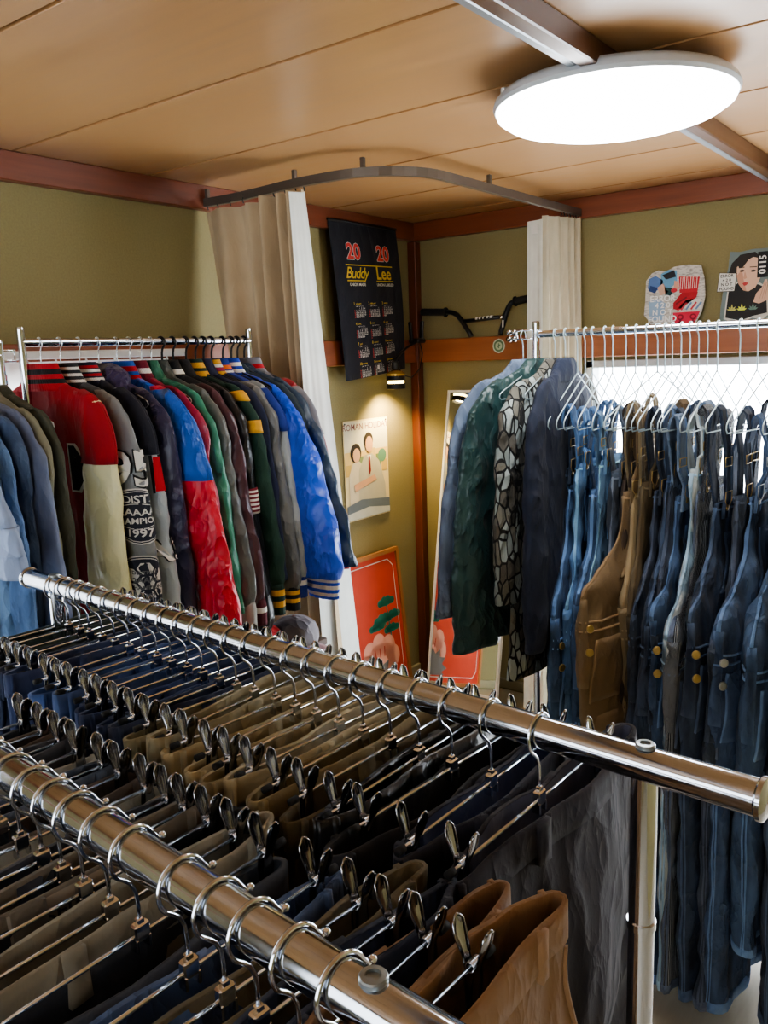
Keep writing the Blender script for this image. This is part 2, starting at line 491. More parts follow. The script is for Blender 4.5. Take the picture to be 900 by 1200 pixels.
M_chrome2 = chrome('bar_chrome', (.50, .52, .56, 1), .11)
M_wire = chrome('hanger_wire', (.74, .78, .80, 1), .28)
M_gunmetal = chrome('clip_steel', (.34, .34, .35, 1), .12)

H = 2.143; RX, RY = 3.7, -4.9; FL = -.18      # shop floor; the fitting corner stands on a step at height 0
fl = G(); fl.box((RX / 2, RY / 2, FL - .05), (RX + .3, -RY + .3, .1)); o = fl.build('floor', wood_mat('floor_boards', sc(150, 142, 128), sc(178, 170, 156), (30, 2, 8), .5, .1)); tag(o, kind='structure')
def wall_with_holes(name, axis, pos, out, lo, hi, holes):
    """axis 0: wall at x=pos running in y; axis 1: wall at y=pos running in x"""
    g = G(); th = .12
    def bx(a, b, z0, z1):
        if b - a < 1e-4 or z1 - z0 < 1e-4: return
        c = (a + b) / 2; p = pos + out * th / 2
        if axis == 0: g.box((p, c, (z0 + z1) / 2), (th, b - a, z1 - z0))
        else: g.box((c, p, (z0 + z1) / 2), (b - a, th, z1 - z0))
    cur = lo
    for (a, b, z0, z1) in holes:
        bx(cur, a, FL, H); bx(a, b, FL, z0); bx(a, b, z1, H); cur = b
    bx(cur, hi, FL, H)
    return tag(g.build(name, M_wall), kind='structure')
WB = (.86, 3.2, .12, 1.505); WA = (-3.7, -1.5, .7, 1.53); WF = (.3, 3.3, .5, 2.0)
wall_with_holes('wall_back', 1, 0, 1, -.12, RX + .12, [WB])
wall_with_holes('wall_left', 0, 0, -1, RY - .12, 0, [WA])
wall_with_holes('wall_right', 0, RX, 1, RY - .12, 0, [])
wall_with_holes('wall_front', 1, RY, -1, -.12, RX + .12, [WF])

# ceiling boards running along x with dark open joints
cg = G(); seams = [-4.69, -4.235, -3.78, -3.325, -2.87, -2.405, -1.95, -1.493, -1.046, -.602, -.174]
edges = [RY] + seams + [0]
for a, b in zip(edges[:-1], edges[1:]):
    cg.box((RX / 2, (a + b) / 2, H + .006), (RX, b - a - .010, .012), None, .0012, 0)
cg.box((RX / 2, RY / 2, H + .032), (RX + .24, -RY + .24, .040), None, 0, 1)
tag(cg.build('ceiling', None, None, False, [M_ceil, M_dark]), kind='structure')
def trim(n, c, d, m, bev=.003): 
    g = G(); g.box(c, d, None, bev); return tag(g.build('trim_%d' % n, m), kind='structure')
trim(1, (.018, RY / 2, 2.1035), (.036, -RY - .002, .079), M_trimY)
trim(2, (RX / 2, -.018, 2.1035), (RX, .036, .079), M_trimX)
trim(3, (.016, RY / 2, 1.571), (.032, -RY - .002, .103), M_railY)
trim(4, (RX / 2 + .016, -.016, 1.571), (RX - .04, .032, .103), M_railX)
trim(5, (.024, -.024, 1.03), (.044, .044, 2.06), M_trimZ)
# ceiling batten with a grey strip alongside
trim(6, (1.573, RY / 2, 2.119), (.034, -RY - .08, .048), wood_mat('dark_batten', sc(74, 48, 32), sc(98, 62, 40), (40, 2, 40), .34, .4))
trim(7, (1.541, RY / 2, 2.117), (.03, -RY - .08, .036), plain('strip_grey', sc(150, 156, 162), .32, .3), .008)
# raised step of the fitting corner
st_ = G(); st_.box((.50, -.62, FL / 2), (.94, 1.20, -FL - .002), None, .004); o = st_.build('fitting_step', wood_mat('step_boards', sc(150, 138, 112), sc(178, 166, 138), (30, 3, 8), .5, .1)); tag(o, 'low wooden step in the fitting corner under mirror and red panel', 'step')
# skirting
tag(G().box((RX / 2 + .02, -.008, .022), (RX - .1, .016, .044), None, .002).build('baseboard_back', plain('pale_skirting', sc(150, 142, 112), .6)), kind='structure')
tag(G().box((.008, RY / 2, .022), (.016, -RY - .1, .044), None, .002).build('baseboard_left', plain('pale_skirting', sc(150, 142, 112), .6)), kind='structure')

# windows: aluminium frame with frosted pane, daylight behind; the front one is added for fill
def frosted():
    t = NT('frosted_glass')
    tr = t.n('ShaderNodeBsdfTranslucent'); tr.inputs[0].default_value = (.95, .97, 1, 1)
    gl = t.n('ShaderNodeBsdfGlossy', Roughness=.2); mx = t.n('ShaderNodeMixShader', Fac=.06)
    t.l(tr, 0, mx, 1); t.l(gl, 0, mx, 2); t.l(mx, 0, t.out, 'Surface'); return t.m
M_frost = frosted()
def window(n, axis, pos, out, a, b, z0, z1, splits):
    def P(u, v, w):
        return (pos + out * v, u, w) if axis == 0 else (u, pos + out * v, w)
    def bx(g, u0, u1, v0, v1, w0, w1):
        p, q = P((u0 + u1) / 2, (v0 + v1) / 2, (w0 + w1) / 2), (abs(u1 - u0), abs(v1 - v0), abs(w1 - w0))
        g.box(p, (q[1], q[0], q[2]) if axis == 0 else q, None, .003)
    g = G(); t = .03
    bx(g, a, b, -.012, .08, z1 - t, z1 + .001); bx(g, a, b, -.012, .08, z0, z0 + t)
    bx(g, a, a + t, -.012, .08, z0, z1); bx(g, b - t, b, -.012, .08, z0, z1)
    for s in splits: bx(g, s - .02, s + .02, .02, .06, z0, z1)
    w = tag(g.build('window_%d' % n, M_alu), kind='structure')
    p = G(); p.poly([P(a + t, .05, z0 + t), P(b - t, .05, z0 + t), P(b - t, .05, z1 - t), P(a + t, .05, z1 - t)])
    p.build('pane', M_frost, w)
    return w
window(1, 1, 0, 1, *WB, [2.0])
window(2, 0, 0, -1, *WA, [-2.6])
window(3, 1, RY, -1, *WF, [1.8])  # unseen window added behind the camera to let in fill light
def area(name, loc, rot, sx, sy, power, col=(1, 1, 1)):
    l = bpy.data.lights.new(name, 'AREA'); l.shape = 'RECTANGLE'; l.size = sx; l.size_y = sy; l.energy = power; l.color = col
    o = bpy.data.objects.new(name, l); COL.objects.link(o); o.location = loc; o.rotation_euler = rot; return o
area('daylight_back', ((WB[0] + WB[1]) / 2, .16, (WB[2] + WB[3]) / 2), (-PI / 2, 0, 0), WB[1] - WB[0] + .2, WB[3] - WB[2] + .2, 170, (.93, .97, 1))
area('daylight_left', (-.16, (WA[0] + WA[1]) / 2, (WA[2] + WA[3]) / 2), (0, -PI / 2, 0), WA[3] - WA[2] + .2, WA[1] - WA[0] + .2, 60, (.95, .98, 1))
area('front_fill_light', ((WF[0] + WF[1]) / 2, RY - .16, (WF[2] + WF[3]) / 2), (PI / 2, 0, 0), WF[1] - WF[0] + .2, WF[3] - WF[2] + .2, 78, (.93, .97, 1))  # added fill light, shines in from behind the camera through the front opening
wd = bpy.data.worlds.new('world'); scn.world = wd; wd.use_nodes = True
wd.node_tree.nodes['Background'].inputs[0].default_value = (.9, .95, 1, 1); wd.node_tree.nodes['Background'].inputs[1].default_value = 1.0

# ------------------------------------------------------------------ ceiling lamp
lampc = (1.52, -1.38)
L = thing('ceiling_lamp', 'round white ceiling lamp glowing below the dark wooden batten', 'lamp', (lampc[0], lampc[1], 2.143))
g = G(); g.lathe([(.06, 0), (.06, -.012), (.252, -.03), (.262, -.04), (.266, -.052), (.262, -.06), (.2, -.06)], n=64)
g.build('housing', plain('lamp_housing', sc(190, 194, 198), .4), L, True, sharp=40)
g = G(); g.lathe([(.261, -.056), (.256, -.07), (.235, -.084), (.19, -.096), (.12, -.103), (.05, -.106), (0.00001, -.1065)], n=64)
def glow():
    t = NT('lit_lamp_cover'); e = t.n('ShaderNodeEmission', Strength=15.0); e.inputs[0].default_value = (.97, .985, 1, 1)
    t.l(e, 0, t.out, 'Surface'); return t.m
g.build('lamp_cover', glow(), L, True)
g = G(); g.lathe([(.008, 0), (.008, -.02), (.004, -.024)], (-.17, -.19, -.03), 12); g.build('latch', M_alu, L)

# ------------------------------------------------------------------ curtain track and curtains
path = [(.03, -1.27)] + [(.03 + .57 * i / 6, -1.27 + .01 * math.sin(i)) for i in range(1, 7)]
path += [(.60 + .24 * math.sin(t), -1.03 - .24 * math.cos(t)) for t in [PI / 2 * i / 10 for i in range(1, 11)]]
path += [(.84, -1.03 + (1.03 - .04) * i / 6) for i in range(1, 7)]
T = thing('curtain_track', 'grey curved curtain track hung under the wooden ceiling', 'curtain track', (.84, -.04, 2.085))
g = G()
def ribbon(g, path, z0, z1, w):
    n = len(path); v = []
    for i, (x, y) in enumerate(path):
        a = path[max(0, i - 1)]; b = path[min(n - 1, i + 1)]; d = Vector((b[0] - a[0], b[1] - a[1], 0)).normalized(); q = Vector((-d.y, d.x, 0)) * w / 2
        for s, z in ((-1, z0), (1, z0), (1, z1), (-1, z1)): v.append((x + q.x * s - .84, y + q.y * s + .04, z - 2.085))
    f = [(i * 4 + k, i * 4 + (k + 1) % 4, i * 4 + 4 + (k + 1) % 4, i * 4 + 4 + k) for i in range(n - 1) for k in range(4)]
    f += [(0, 1, 2, 3), tuple((n - 1) * 4 + k for k in (3, 2, 1, 0))]
    g.add(v, f)
ribbon(g, path, 2.072, 2.098, .018)
g.build('track_rail', plain('track_grey', sc(104, 96, 88), .38, .5), T, False)
for (x, y) in ((.05, -1.27), (.45, -1.27), (.84, -.75), (.70, -1.245)):
    G().box((x - .84, y + .04, .028), (.014, .014, .030), None, .002).build('track_bracket', plain('track_grey', sc(104, 96, 88), .38, .5), T)
M_curt = cloth(sc(182, 162, 132), 'drape'); M_curt2 = cloth(sc(206, 196, 172), 'drape'); M_lin = plain('white_lining', sc(232, 236, 230), .8)
def curtain_sheet(name, topA, topB, botA, botB, z0, z1, folds, amp, mat, parent, origin, seed=0, ns=110, nz=30, pinch=.35, ease=1.0):
    v, f, uv = [], [], []
    dx, dy = topB[0] - topA[0], topB[1] - topA[1]; l = math.hypot(dx, dy); nx, ny = -dy / l, dx / l
    for i in range(nz + 1):
        t = i / nz; z = z0 + (z1 - z0) * t; k = t ** ease
        for j in range(ns + 1):
            s = j / ns
            bx = topA[0] * (1 - k) + botA[0] * k + ((topB[0] - topA[0]) * (1 - k) + (botB[0] - botA[0]) * k) * s
            by = topA[1] * (1 - k) + botA[1] * k + ((topB[1] - topA[1]) * (1 - k) + (botB[1] - botA[1]) * k) * s
            ph = 2 * PI * folds * (s + .05 * math.sin(5 * s + seed)) + .5 * math.sin(3 * t + seed + 7 * s)
            a = amp * (pinch + (1 - pinch) * min(1, t * 3)) * (.7 + .5 * mnoise.noise(Vector((s * 6, seed, t * 1.5))))
            d = a * (math.sin(ph) + .35 * math.sin(2 * ph + 1)) 
            e = .3 * a * math.cos(ph)
            v.append((bx + nx * d + dx / l * e - origin[0], by + ny * d + dy / l * e - origin[1], z - origin[2])); uv.append((s, t))
    W = ns + 1
    f = [(i * W + j, i * W + j + 1, (i + 1) * W + j + 1, (i + 1) * W + j) for i in range(nz) for j in range(ns)]
    return link(name, v, f, mat, parent, True, uv)
org = (.3, -1.27, 2.06)
C1 = thing('curtain', 'beige pleated curtain with white lining, gathered at the end of the jacket rail', 'curtain', org)
curtain_sheet('curtain_fabric', (.02, -1.27), (.30, -1.27), (.20, -1.28), (.42, -1.27), 2.055, .04, 2.2, .042, M_curt, C1, org, 1.0, ns=80, ease=.8, pinch=.55)
curtain_sheet('curtain_fabric', (.28, -1.275), (.505, -1.275), (.36, -1.28), (.60, -1.275), 2.062, .03, 3.6, .058, M_curt, C1, org, 2.2, ns=140, ease=.9, pinch=.55)
curtain_sheet('curtain_lining', (.506, -1.36), (.530, -1.315), (.566, -1.36), (.590, -1.16), 2.045, .03, .5, .005, M_lin, C1, org, .3, ns=24, ease=.95)
for k in range(9):
    x = [.05, .1, .16, .22, .3, .36, .41, .455, .49][k]
    G().tube([(x - .3, .0, .0), (x - .3, -.004, .012), (x - .3, .004, .022), (x - .3, .0, .028)], .0022, 6).build('curtain_hook', M_black, C1)
org = (.79, -.12, 2.06)
C2 = thing('curtain', 'pale cream curtain bunched against the back wall above the denim rack', 'curtain', org)
curtain_sheet('curtain_fabric', (.765, -.21), (.845, -.03), (.78, -.25), (.85, -.03), 2.066, .04, 5, .020, M_curt2, C2, org, 1.4, ns=110, ease=1)
curtain_sheet('curtain_lining', (.70, -.215), (.775, -.23), (.69, -.25), (.80, -.27), 2.05, .04, .8, .008, M_lin, C2, org, .8, ns=24)
G().box((.742 - .79, -.231 + .12, -.045), (.026, .002, .032)).build('care_label', M_white, C2)
for k in range(7):
    y = -.2 + k * .027
    G().tube([(.84 - .79, y + .12, .0), (.84 - .79 - .004, y + .12, .012), (.84 - .79, y + .12, .02)], .0022, 6).build('curtain_hook', M_black, C2)

# curtain rail with lace curtain on the left window (behind the jackets)
R1 = thing('curtain_rail', 'white curtain rail above the left window, behind the jackets', 'curtain rail', (.055, -2.6, 1.580))
G().box((0, 0, .01), (.03, 2.35, .024), None, .004).build('rail_profile', M_white, R1)
for k in range(22): G().tube([(0, 1.1 - k * .1, 0), (.004, 1.1 - k * .1, -.012), (0, 1.1 - k * .1, -.022)], .003, 6).build('runner', M_white, R1)
def lace():
    t = NT('white_lace'); a = t.n('ShaderNodeBsdfTranslucent'); a.inputs[0].default_value = (.95, .95, .93, 1)
    b = t.n('ShaderNodeBsdfDiffuse'); b.inputs[0].default_value = (.9, .9, .88, 1); m = t.n('ShaderNodeMixShader', Fac=.4)
    t.l(a, 0, m, 1); t.l(b, 0, m, 2); t.l(m, 0, t.out, 'Surface'); return t.m
LC = curtain_sheet('lace_curtain', (.055, -3.65), (.055, -1.5), (.055, -3.65), (.055, -1.5), 1.572, .3, 26, .012, lace(), None, (0, 0, 0), 3, ns=220)
tag(LC, 'sheer white curtain glowing in the left window, behind the jackets', 'curtain')

# ------------------------------------------------------------------ things on the walls of the corner
def flat(name, d2, fn, mat, parent, off=.001):
    """flat drawing mapped by fn(x, y, off) -> point (parent space)"""
    v, f = d2
    return link(name, [fn(x, y, off) for x, y in v], f, mat, parent, False)
def pg(*pts): return list(pts), [tuple(range(len(pts)))]
def bar2(x0, y0, x1, y1, w):
    d = math.hypot(x1 - x0, y1 - y0); nx, ny = -(y1 - y0) / d * w / 2, (x1 - x0) / d * w / 2
    return pg((x0 + nx, y0 + ny), (x0 - nx, y0 - ny), (x1 - nx, y1 - ny), (x1 + nx, y1 + ny))
def ell(cx, cy, rx, ry, n=20): return pg(*[(cx + rx * math.cos(2 * PI * k / n), cy + ry * math.sin(2 * PI * k / n)) for k in range(n)])
def ink(name, r, g, b): return plain('print_' + name, sc(r, g, b), .7)

# calendar ---------------------------------------------------------------
CL = thing('wall_calendar', 'black cloth 2020 wall calendar with red and yellow print, left of the corner', 'calendar', (.036, -.39, 2.1))
def cal(u, v, off=0.0):           # u 0..1 left to right, v 0..1 downwards
    y = (-.641 + .040 * v) * (1 - u) + (-.183 + .043 * v) * u
    z = (2.100 - .643 * v) * (1 - u) + (2.102 - .607 * v) * u
    x = .040 + .030 * v * v * (1 - u) + .012 * v * math.sin(3.2 * u) + .012 * math.sin(PI * v) + off
    return (x - .036, y + .39, z - 2.1)
CW, CH = .458, .642
calxy = lambda x, y, off: cal(x / CW + .5, .5 - y / CH, off)
v, f, uv = [], [], []
for side, o_ in ((0, 0.0), (1, -.0015)):
    b = len(v)
    for i in range(25):
        for j in range(17): v.append(cal(j / 16, i / 24, o_)); uv.append((j / 16, i / 24))
    for i in range(24):
        for j in range(16):
            q = (b + i * 17 + j, b + i * 17 + j + 1, b + (i + 1) * 17 + j + 1, b + (i + 1) * 17 + j); f.append(q if side else q[::-1])
link('cloth_sheet', v, f, cloth(sc(34, 36, 46), 'wool'), CL, True, uv)
g = G(); g.tube([cal(0, .004, .001), cal(.5, .004, .001), cal(1, .004, .001)], .006, 8); g.build('hanging_rod', M_black, CL, True)
K_red, K_yel, K_wht = ink('red', 226, 78, 72), ink('yellow', 226, 196, 74), ink('white', 232, 230, 226)
def ctext(body, x, y, size, mat, bold=0, align='CENTER', shear=0, off=.0012, spacing=1.0):
    d = text2d(body, size, bold, align, shear, spacing); flat('lettering', shift(d, x, y), calxy, mat, CL, off)
ctext('20', -.093, .198, .088, K_wht, .055); ctext('20', .108, .198, .088, K_wht, .055)
ctext('20', -.093, .198, .088, K_red, .032, off=.0017); ctext('20', .108, .198, .088, K_red, .032, off=.0017)
flat('ruled_line', merge2d([rect2d(-.155, .144, .165, .1485, 14), rect2d(-.155, .080, -.04, .0845, 8), rect2d(.04, .080, .165, .0845, 8)]), calxy, K_yel, CL, .0016)
ctext('Buddy', -.088, .112, .066, K_yel, .008, shear=.35, spacing=.86); ctext('Lee', .098, .113, .075, K_yel, .022)
ctext('UNION MADE', -.09, .066, .0165, K_wht, .02); ctext('UNION LABELED', .103, .066, .0165, K_wht, .02)
import calendar as _cal
_cal.setfirstweekday(6)
for mth in range(12):
    cx, cy = -.098 + (mth % 3) * .098, -.012 - (mth // 3) * .083
    ctext('%d' % (mth + 1), cx - .036, cy + .0, .016, K_yel, .02, 'LEFT'); ctext(_cal.month_name[mth + 1].upper(), cx - .022, cy - .001, .0085, K_yel, .02, 'LEFT')
    ctext('S  M  T  W  T  F  S', cx, cy - .0115, .0062, K_wht, .02)
    items, reds = [], []
    for wi, wk in enumerate(_cal.monthcalendar(2020, mth + 1)):
        for di, dnum in enumerate(wk):
            if dnum: (reds if di == 0 else items).append(shift(text2d(str(dnum), .0092, .03), cx - .033 + di * .0112, cy - .0205 - wi * .0085))
    flat('lettering', merge2d(items), calxy, K_wht, CL, .0012); flat('lettering', merge2d(reds), calxy, K_red, CL, .0012)
flat('maker_mark', merge2d([rect2d(-.012, -.296, .004, -.278, 1)]), calxy, K_wht, CL)
# poster -----------------------------------------------------------------
PO = thing('wall_poster', 'pale film poster pinned on the left wall above the red panel', 'poster', (.004, -.405, 1.285))
PWd, PHt = .312, .44
pxy = lambda x, y, off: (off, .0 + x + (-.004 if y < 0 else 0) * 0, y - .22)
g = G(); g.box((.0, 0, -.22), (.003, PWd, PHt)); g.build('paper', plain('poster_paper', sc(222, 206, 160), .6), PO)
def post(d2, col, o_): flat('printed_shape', d2, pxy, ink('poster_%02d%02d%02d' % col, *col), PO, .0016 + o_ * .0005)
post(rect2d(-.152, .02, .152, .214, 2), (226, 220, 196), 0)
post(rect2d(-.152, -.02, .152, .085, 2), (226, 196, 128), 1)
for k in range(7): post(rect2d(-.15 + k * .043, -.02, -.112 + k * .043, .03 + .03 * ((k * 5) % 3), 1), [(204, 172, 96), (214, 186, 120), (120, 140, 96)][k % 3], 2)
post(ell(.11, .05, .03, .03), (96, 140, 116), 3)
# two plain seated figures
post(pg((-.13, -.17), (-.13, -.02), (-.10, .035), (-.055, .04), (-.01, .0), (-.01, -.17)), (206, 196, 172), 3)
post(pg((-.07, -.19), (-.06, .0), (-.02, .062), (.035, .066), (.085, .03), (.125, -.08), (.13, -.19)), (184, 180, 160), 4)
post(ell(-.078, .078, .038, .042), (40, 34, 32), 4); post(ell(-.074, .068, .025, .031), (216, 172, 138), 5)
post(ell(.014, .126, .032, .036), (44, 36, 32), 5); post(ell(.017, .108, .026, .036), (212, 164, 126), 6)
post(pg((.0, .06), (.03, .06), (.018, .02)), (236, 232, 220), 5); post(pg((.008, .056), (.02, .056), (.024, -.01), (.014, -.03), (.006, -.01)), (128, 40, 44), 6)
post(pg((-.10, -.06), (.05, -.03), (.06, -.055), (-.09, -.09)), (206, 160, 126), 7)
post(pg((-.152, -.215), (-.152, -.15), (-.05, -.13), (.152, -.15), (.152, -.215)), (104, 116, 126), 6)
post(pg((-.152, -.214), (-.152, -.185), (.0, -.17), (.152, -.19), (.152, -.214)), (196, 200, 190), 8)
flat('lettering', shift(text2d('ROMAN HOLIDAY', .039, .004), 0, .19), pxy, ink('poster_title', 140, 90, 84), PO, .0022)
for y in (-.145, .145): G().lathe([(.004, 0), (.004, .002), (.001, .004)], (.002, y, -.012), 8, Matrix.Rotation(PI / 2, 3, 'Y')).build('pin', M_black, PO)

# red framed panel leaning on the left wall --------------------------------
RP = thing('framed_panel', 'red panel with green pine and pink flower, wooden frame, leaning in the corner', 'picture', (.085, -.60, .02))
lean = math.atan2(.065, .66)
def rp(x, y, off):                # x along +y from the centre, y up the panel
    return (-math.sin(lean) * y + math.cos(lean) * off, x, math.cos(lean) * y + math.sin(lean) * off)
RW, RH = .72, .665
def rbox(g, x0, x1, y0, y1, o0, o1, mi=0):
    v = [rp(x, y, o_) for x in (x0, x1) for y in (y0, y1) for o_ in (o0, o1)]
    g.add(v, [(0, 1, 3, 2), (4, 6, 7, 5), (0, 4, 5, 1), (2, 3, 7, 6), (0, 2, 6, 4), (1, 5, 7, 3)], None, mi)
g = G(); rbox(g, -RW / 2 + .01, RW / 2 - .01, .01, RH - .01, 0, .008); g.build('panel', plain('panel_red', sc(206, 74, 54), .5), RP)
M_fr = wood_mat('picture_frame_wood', sc(150, 96, 56), sc(178, 124, 78), (30, 30, 3), .45, .2)
for a in ((-RW / 2, RW / 2, 0, .018), (-RW / 2, RW / 2, RH - .018, RH), (-RW / 2, -RW / 2 + .018, .018, RH - .018), (RW / 2 - .018, RW / 2, .018, RH - .018)):
    g = G(); rbox(g, *a, -.004, .018); g.build('frame_bar', M_fr, RP)
def loop2(pts, w): return merge2d([bar2(*pts[i], *pts[(i + 1) % len(pts)], w) for i in range(len(pts))])
e, cc = .045, .035
X0, X1, Y0, Y1 = -RW / 2 + e, RW / 2 - e, e, RH - e
flat('printed_border', loop2([(X0 + cc, Y0), (X1 - cc, Y0), (X1, Y0 + cc), (X1, Y1 - cc), (X1 - cc, Y1), (X0 + cc, Y1), (X0, Y1 - cc), (X0, Y0 + cc)], .004), rp, K_wht, RP, .0095)
K_pine, K_pink, K_grey = ink('pine', 34, 122, 104), ink('pink', 236, 170, 150), ink('panel_grey', 122, 120, 120)
def cloud(cx, cy, w, n=4):
    its = [ell(cx + (k - (n - 1) / 2) * w / n, cy + (.35 if 0 < k < n - 1 else 0) * w * .25, w / n * .8, w * .16, 14) for k in range(n)]
    its.append(ell(cx, cy - w * .05, w * .5, w * .12)); return merge2d(its)
for (cx, cy, w) in ((.235, .43, .11), (.20, .355, .12), (.275, .36, .10), (.255, .30, .10), (.15, .33, .10)): flat('printed_pine', cloud(cx, cy, w), rp, K_pine, RP, .0095)
flat('printed_trunk', merge2d([bar2(.25, .23, .235, .42, .008), bar2(.245, .28, .20, .35, .006)]), rp, K_pine, RP, .0092)
fl2 = merge2d([ell(.15 + .095 * math.cos(t), .175 + .075 * math.sin(t), .048, .052) for t in [PI * k / 4 for k in range(8)]] + [ell(.15, .175, .1, .08)])
flat('printed_flower', fl2, rp, K_pink, RP, .0100)
flat('printed_stamen', merge2d([bar2(.15 + .03 * k, .19, .15 + .036 * k, .235, .006) for k in (-1, 0, 1)]), rp, ink('panel_red2', 206, 74, 54), RP, .0105)
st = [(.12 + (.13 if k % 2 else .085) * math.cos(2 * PI * k / 22), .09 + (.10 if k % 2 else .07) * math.sin(2 * PI * k / 22)) for k in range(22)]
st = [(x, max(.055, y)) for x, y in st]
flat('printed_burst', merge2d([(st + [(.12, .09)], [(k, (k + 1) % 22, 22) for k in range(22)])]), rp, K_grey, RP, .0110)

# mirror leaning on the back wall ------------------------------------------
ML = thing('leaning_mirror', 'tall mirror with a thin white frame leaning beside the corner', 'mirror', (.385, -.262, .05))
ang = math.atan2(.235, 1.335); MW, MH = .37, 1.36
def mr(x, y, off): return (x, math.sin(ang) * y - math.cos(ang) * off, math.cos(ang) * y + math.sin(ang) * off)
def mbox(g, x0, x1, y0, y1, o0, o1):
    v = [mr(x, y, o_) for x in (x0, x1) for y in (y0, y1) for o_ in (o0, o1)]
    g.add(v, [(0, 1, 3, 2), (4, 6, 7, 5), (0, 4, 5, 1), (2, 3, 7, 6), (0, 2, 6, 4), (1, 5, 7, 3)])
mm = NT('mirror_glass'); mm.b.inputs['Metallic'].default_value = 1; mm.b.inputs['Roughness'].default_value = .015; mm.b.inputs['Base Color'].default_value = (.86, .88, .86, 1)
g = G(); mbox(g, -MW / 2 + .004, MW / 2 - .004, .004, MH - .004, 0, .006); g.build('mirror_glass', mm.m, ML)
for a in ((-MW / 2, MW / 2, 0, .01), (-MW / 2, MW / 2, MH - .01, MH), (-MW / 2, -MW / 2 + .01, .01, MH - .01), (MW / 2 - .01, MW / 2, .01, MH - .01)):
    g = G(); mbox(g, *a, -.008, .010); g.build('frame_bar', M_white, ML)
g = G(); mbox(g, -.02, .02, -.052, .005, -.012, .004); g.build('foot', M_white, ML)

# bicycle handlebar on the rail ---------------------------------------------
HB = thing('bicycle_handlebar', 'black bicycle handlebar with rubber grips resting on the wooden rail', 'handlebar', (.41, -.05, 1.624))
def hb(p): return (p[0] - .41, 0.0 + (p[1] + .05), p[2] - 1.624)
lt = [(.215, -.05, 1.738), (.245, -.05, 1.733), (.268, -.05, 1.722), (.290, -.05, 1.698), (.31, -.05, 1.668), (.330, -.05, 1.642), (.338, -.048, 1.626)]
rt = [(.548, -.05, 1.760), (.536, -.05, 1.754), (.524, -.05, 1.738), (.510, -.05, 1.705), (.498, -.05, 1.668), (.488, -.05, 1.642), (.484, -.048, 1.626)]
for side_ in (lt, rt): G().tube([hb(p) for p in side_], .011, 10).build('bent_tube', M_black, HB, True)
g = G(); g.tube([hb((.297, -.05, 1.693)), hb((.508, -.05, 1.702))], .0085, 10); g.build('cross_bar', M_black, HB, True)
for a, b in (((.078, -.05, 1.746), (.205, -.05, 1.738)), ((.560, -.05, 1.762), (.69, -.05, 1.778))):
    A, B = Vector(hb(a)), Vector(hb(b)); g = G(); n = 26
    g.tube([A.lerp(B, k / n) for k in range(n + 1)], [.0150 + (.0012 if k % 2 else 0) for k in range(n + 1)], 14)
    e = B if a[0] < .3 else A; dr = (B - A).normalized() * (1 if a[0] < .3 else -1)
    g.tube([e - dr * .001, e + dr * .005], .021, 16); g.build('grip', M_rubber, HB, True)
for k, w in enumerate((.010, .008, .006, .010, .012)):
    x = .365 + k * .018; z = 1.696 + (x - .297) * .0427
    G().tube([hb((x, -.05, z)), hb((x + w, -.05, z + .0003))], .0089, 12).build('printed_mark', K_wht, HB, True)
G().tube([hb((.485, -.05, 1.701)), hb((.499, -.05, 1.7016))], .0095, 12).build('bar_clamp', M_chrome, HB, True)
G().box(hb((.505, -.0635, 1.672)), (.007, .002, .03), None, .0008).build('printed_mark', K_wht, HB)

# clip lamp ------------------------------------------------------------------
CLP = thing('clip_lamp', 'small lit clip-on spotlight on a gooseneck at the corner rail', 'lamp', (.075, -.075, 1.622))
def cl(x, y, z): return (x - .075, y + .075, z - 1.622)
g = G(); g.box(cl(.068, -.130, 1.66), (.018, .012, .085), Matrix.Rotation(.1, 3, 'X'), .004); g.box(cl(.092, -.075, 1.664), (.018, .012, .085), Matrix.Rotation(-.1, 3, 'X'), .004)
g.box(cl(.075, -.09, 1.618), (.06, .06, .022), None, .006); g.build('spring_clip', M_black, CLP)
neck = [(.08, -.11, 1.61), (.085, -.15, 1.60), (.09, -.2, 1.585), (.096, -.25, 1.565), (.1, -.285, 1.545), (.1, -.298, 1.52)]
G().tube([cl(*p) for p in neck], .006, 8).build('gooseneck', M_black, CLP, True)
loopc = [(.07, -.06, 1.61), (.075, -.05, 1.56), (.085, -.09, 1.49), (.095, -.17, 1.455), (.1, -.25, 1.47), (.1, -.27, 1.5)]
G().tube([cl(*p) for p in loopc], .0028, 6).build('cord', M_black, CLP, True)
hx = cl(.1, -.298, 1.50)
G().lathe([(.012, .03), (.017, .026), (.018, -.004), (.014, -.006)][::-1], hx, 20).build('socket', plain('socket_grey', sc(60, 58, 56), .35, .5), CLP, True, sharp=40)
G().lathe([(.015, -.008), (.030, -.014), (.041, -.022), (.041, -.032), (.034, -.034)][::-1], hx, 28).build('reflector_top', plain('brass_ring', sc(226, 184, 92), .25, .6), CLP, True, sharp=40)
G().lathe([(.040, -.032), (.042, -.034), (.042, -.052), (.039, -.053)][::-1], hx, 28).build('black_ring', M_black, CLP, True, sharp=40)
G().lathe([(.036, -.052), (.036, -.066)][::-1], hx, 28).build('lit_band', plain('lit_band', sc(255, 220, 140), .4, emit=(1, .78, .35, 1), estr=9.0), CLP, True)
G().lathe([(.039, -.065), (.042, -.067), (.042, -.088), (.038, -.09), (.036, -.07)][::-1], hx, 28).build('lower_ring', M_black, CLP, True, sharp=40)
G().lathe([(.034, -.074), (.02, -.082), (.0001, -.085)], hx, 24).build('bulb', plain('lit_bulb', sc(255, 230, 170), .4, emit=(1, .8, .42, 1), estr=25.0), CLP, True)
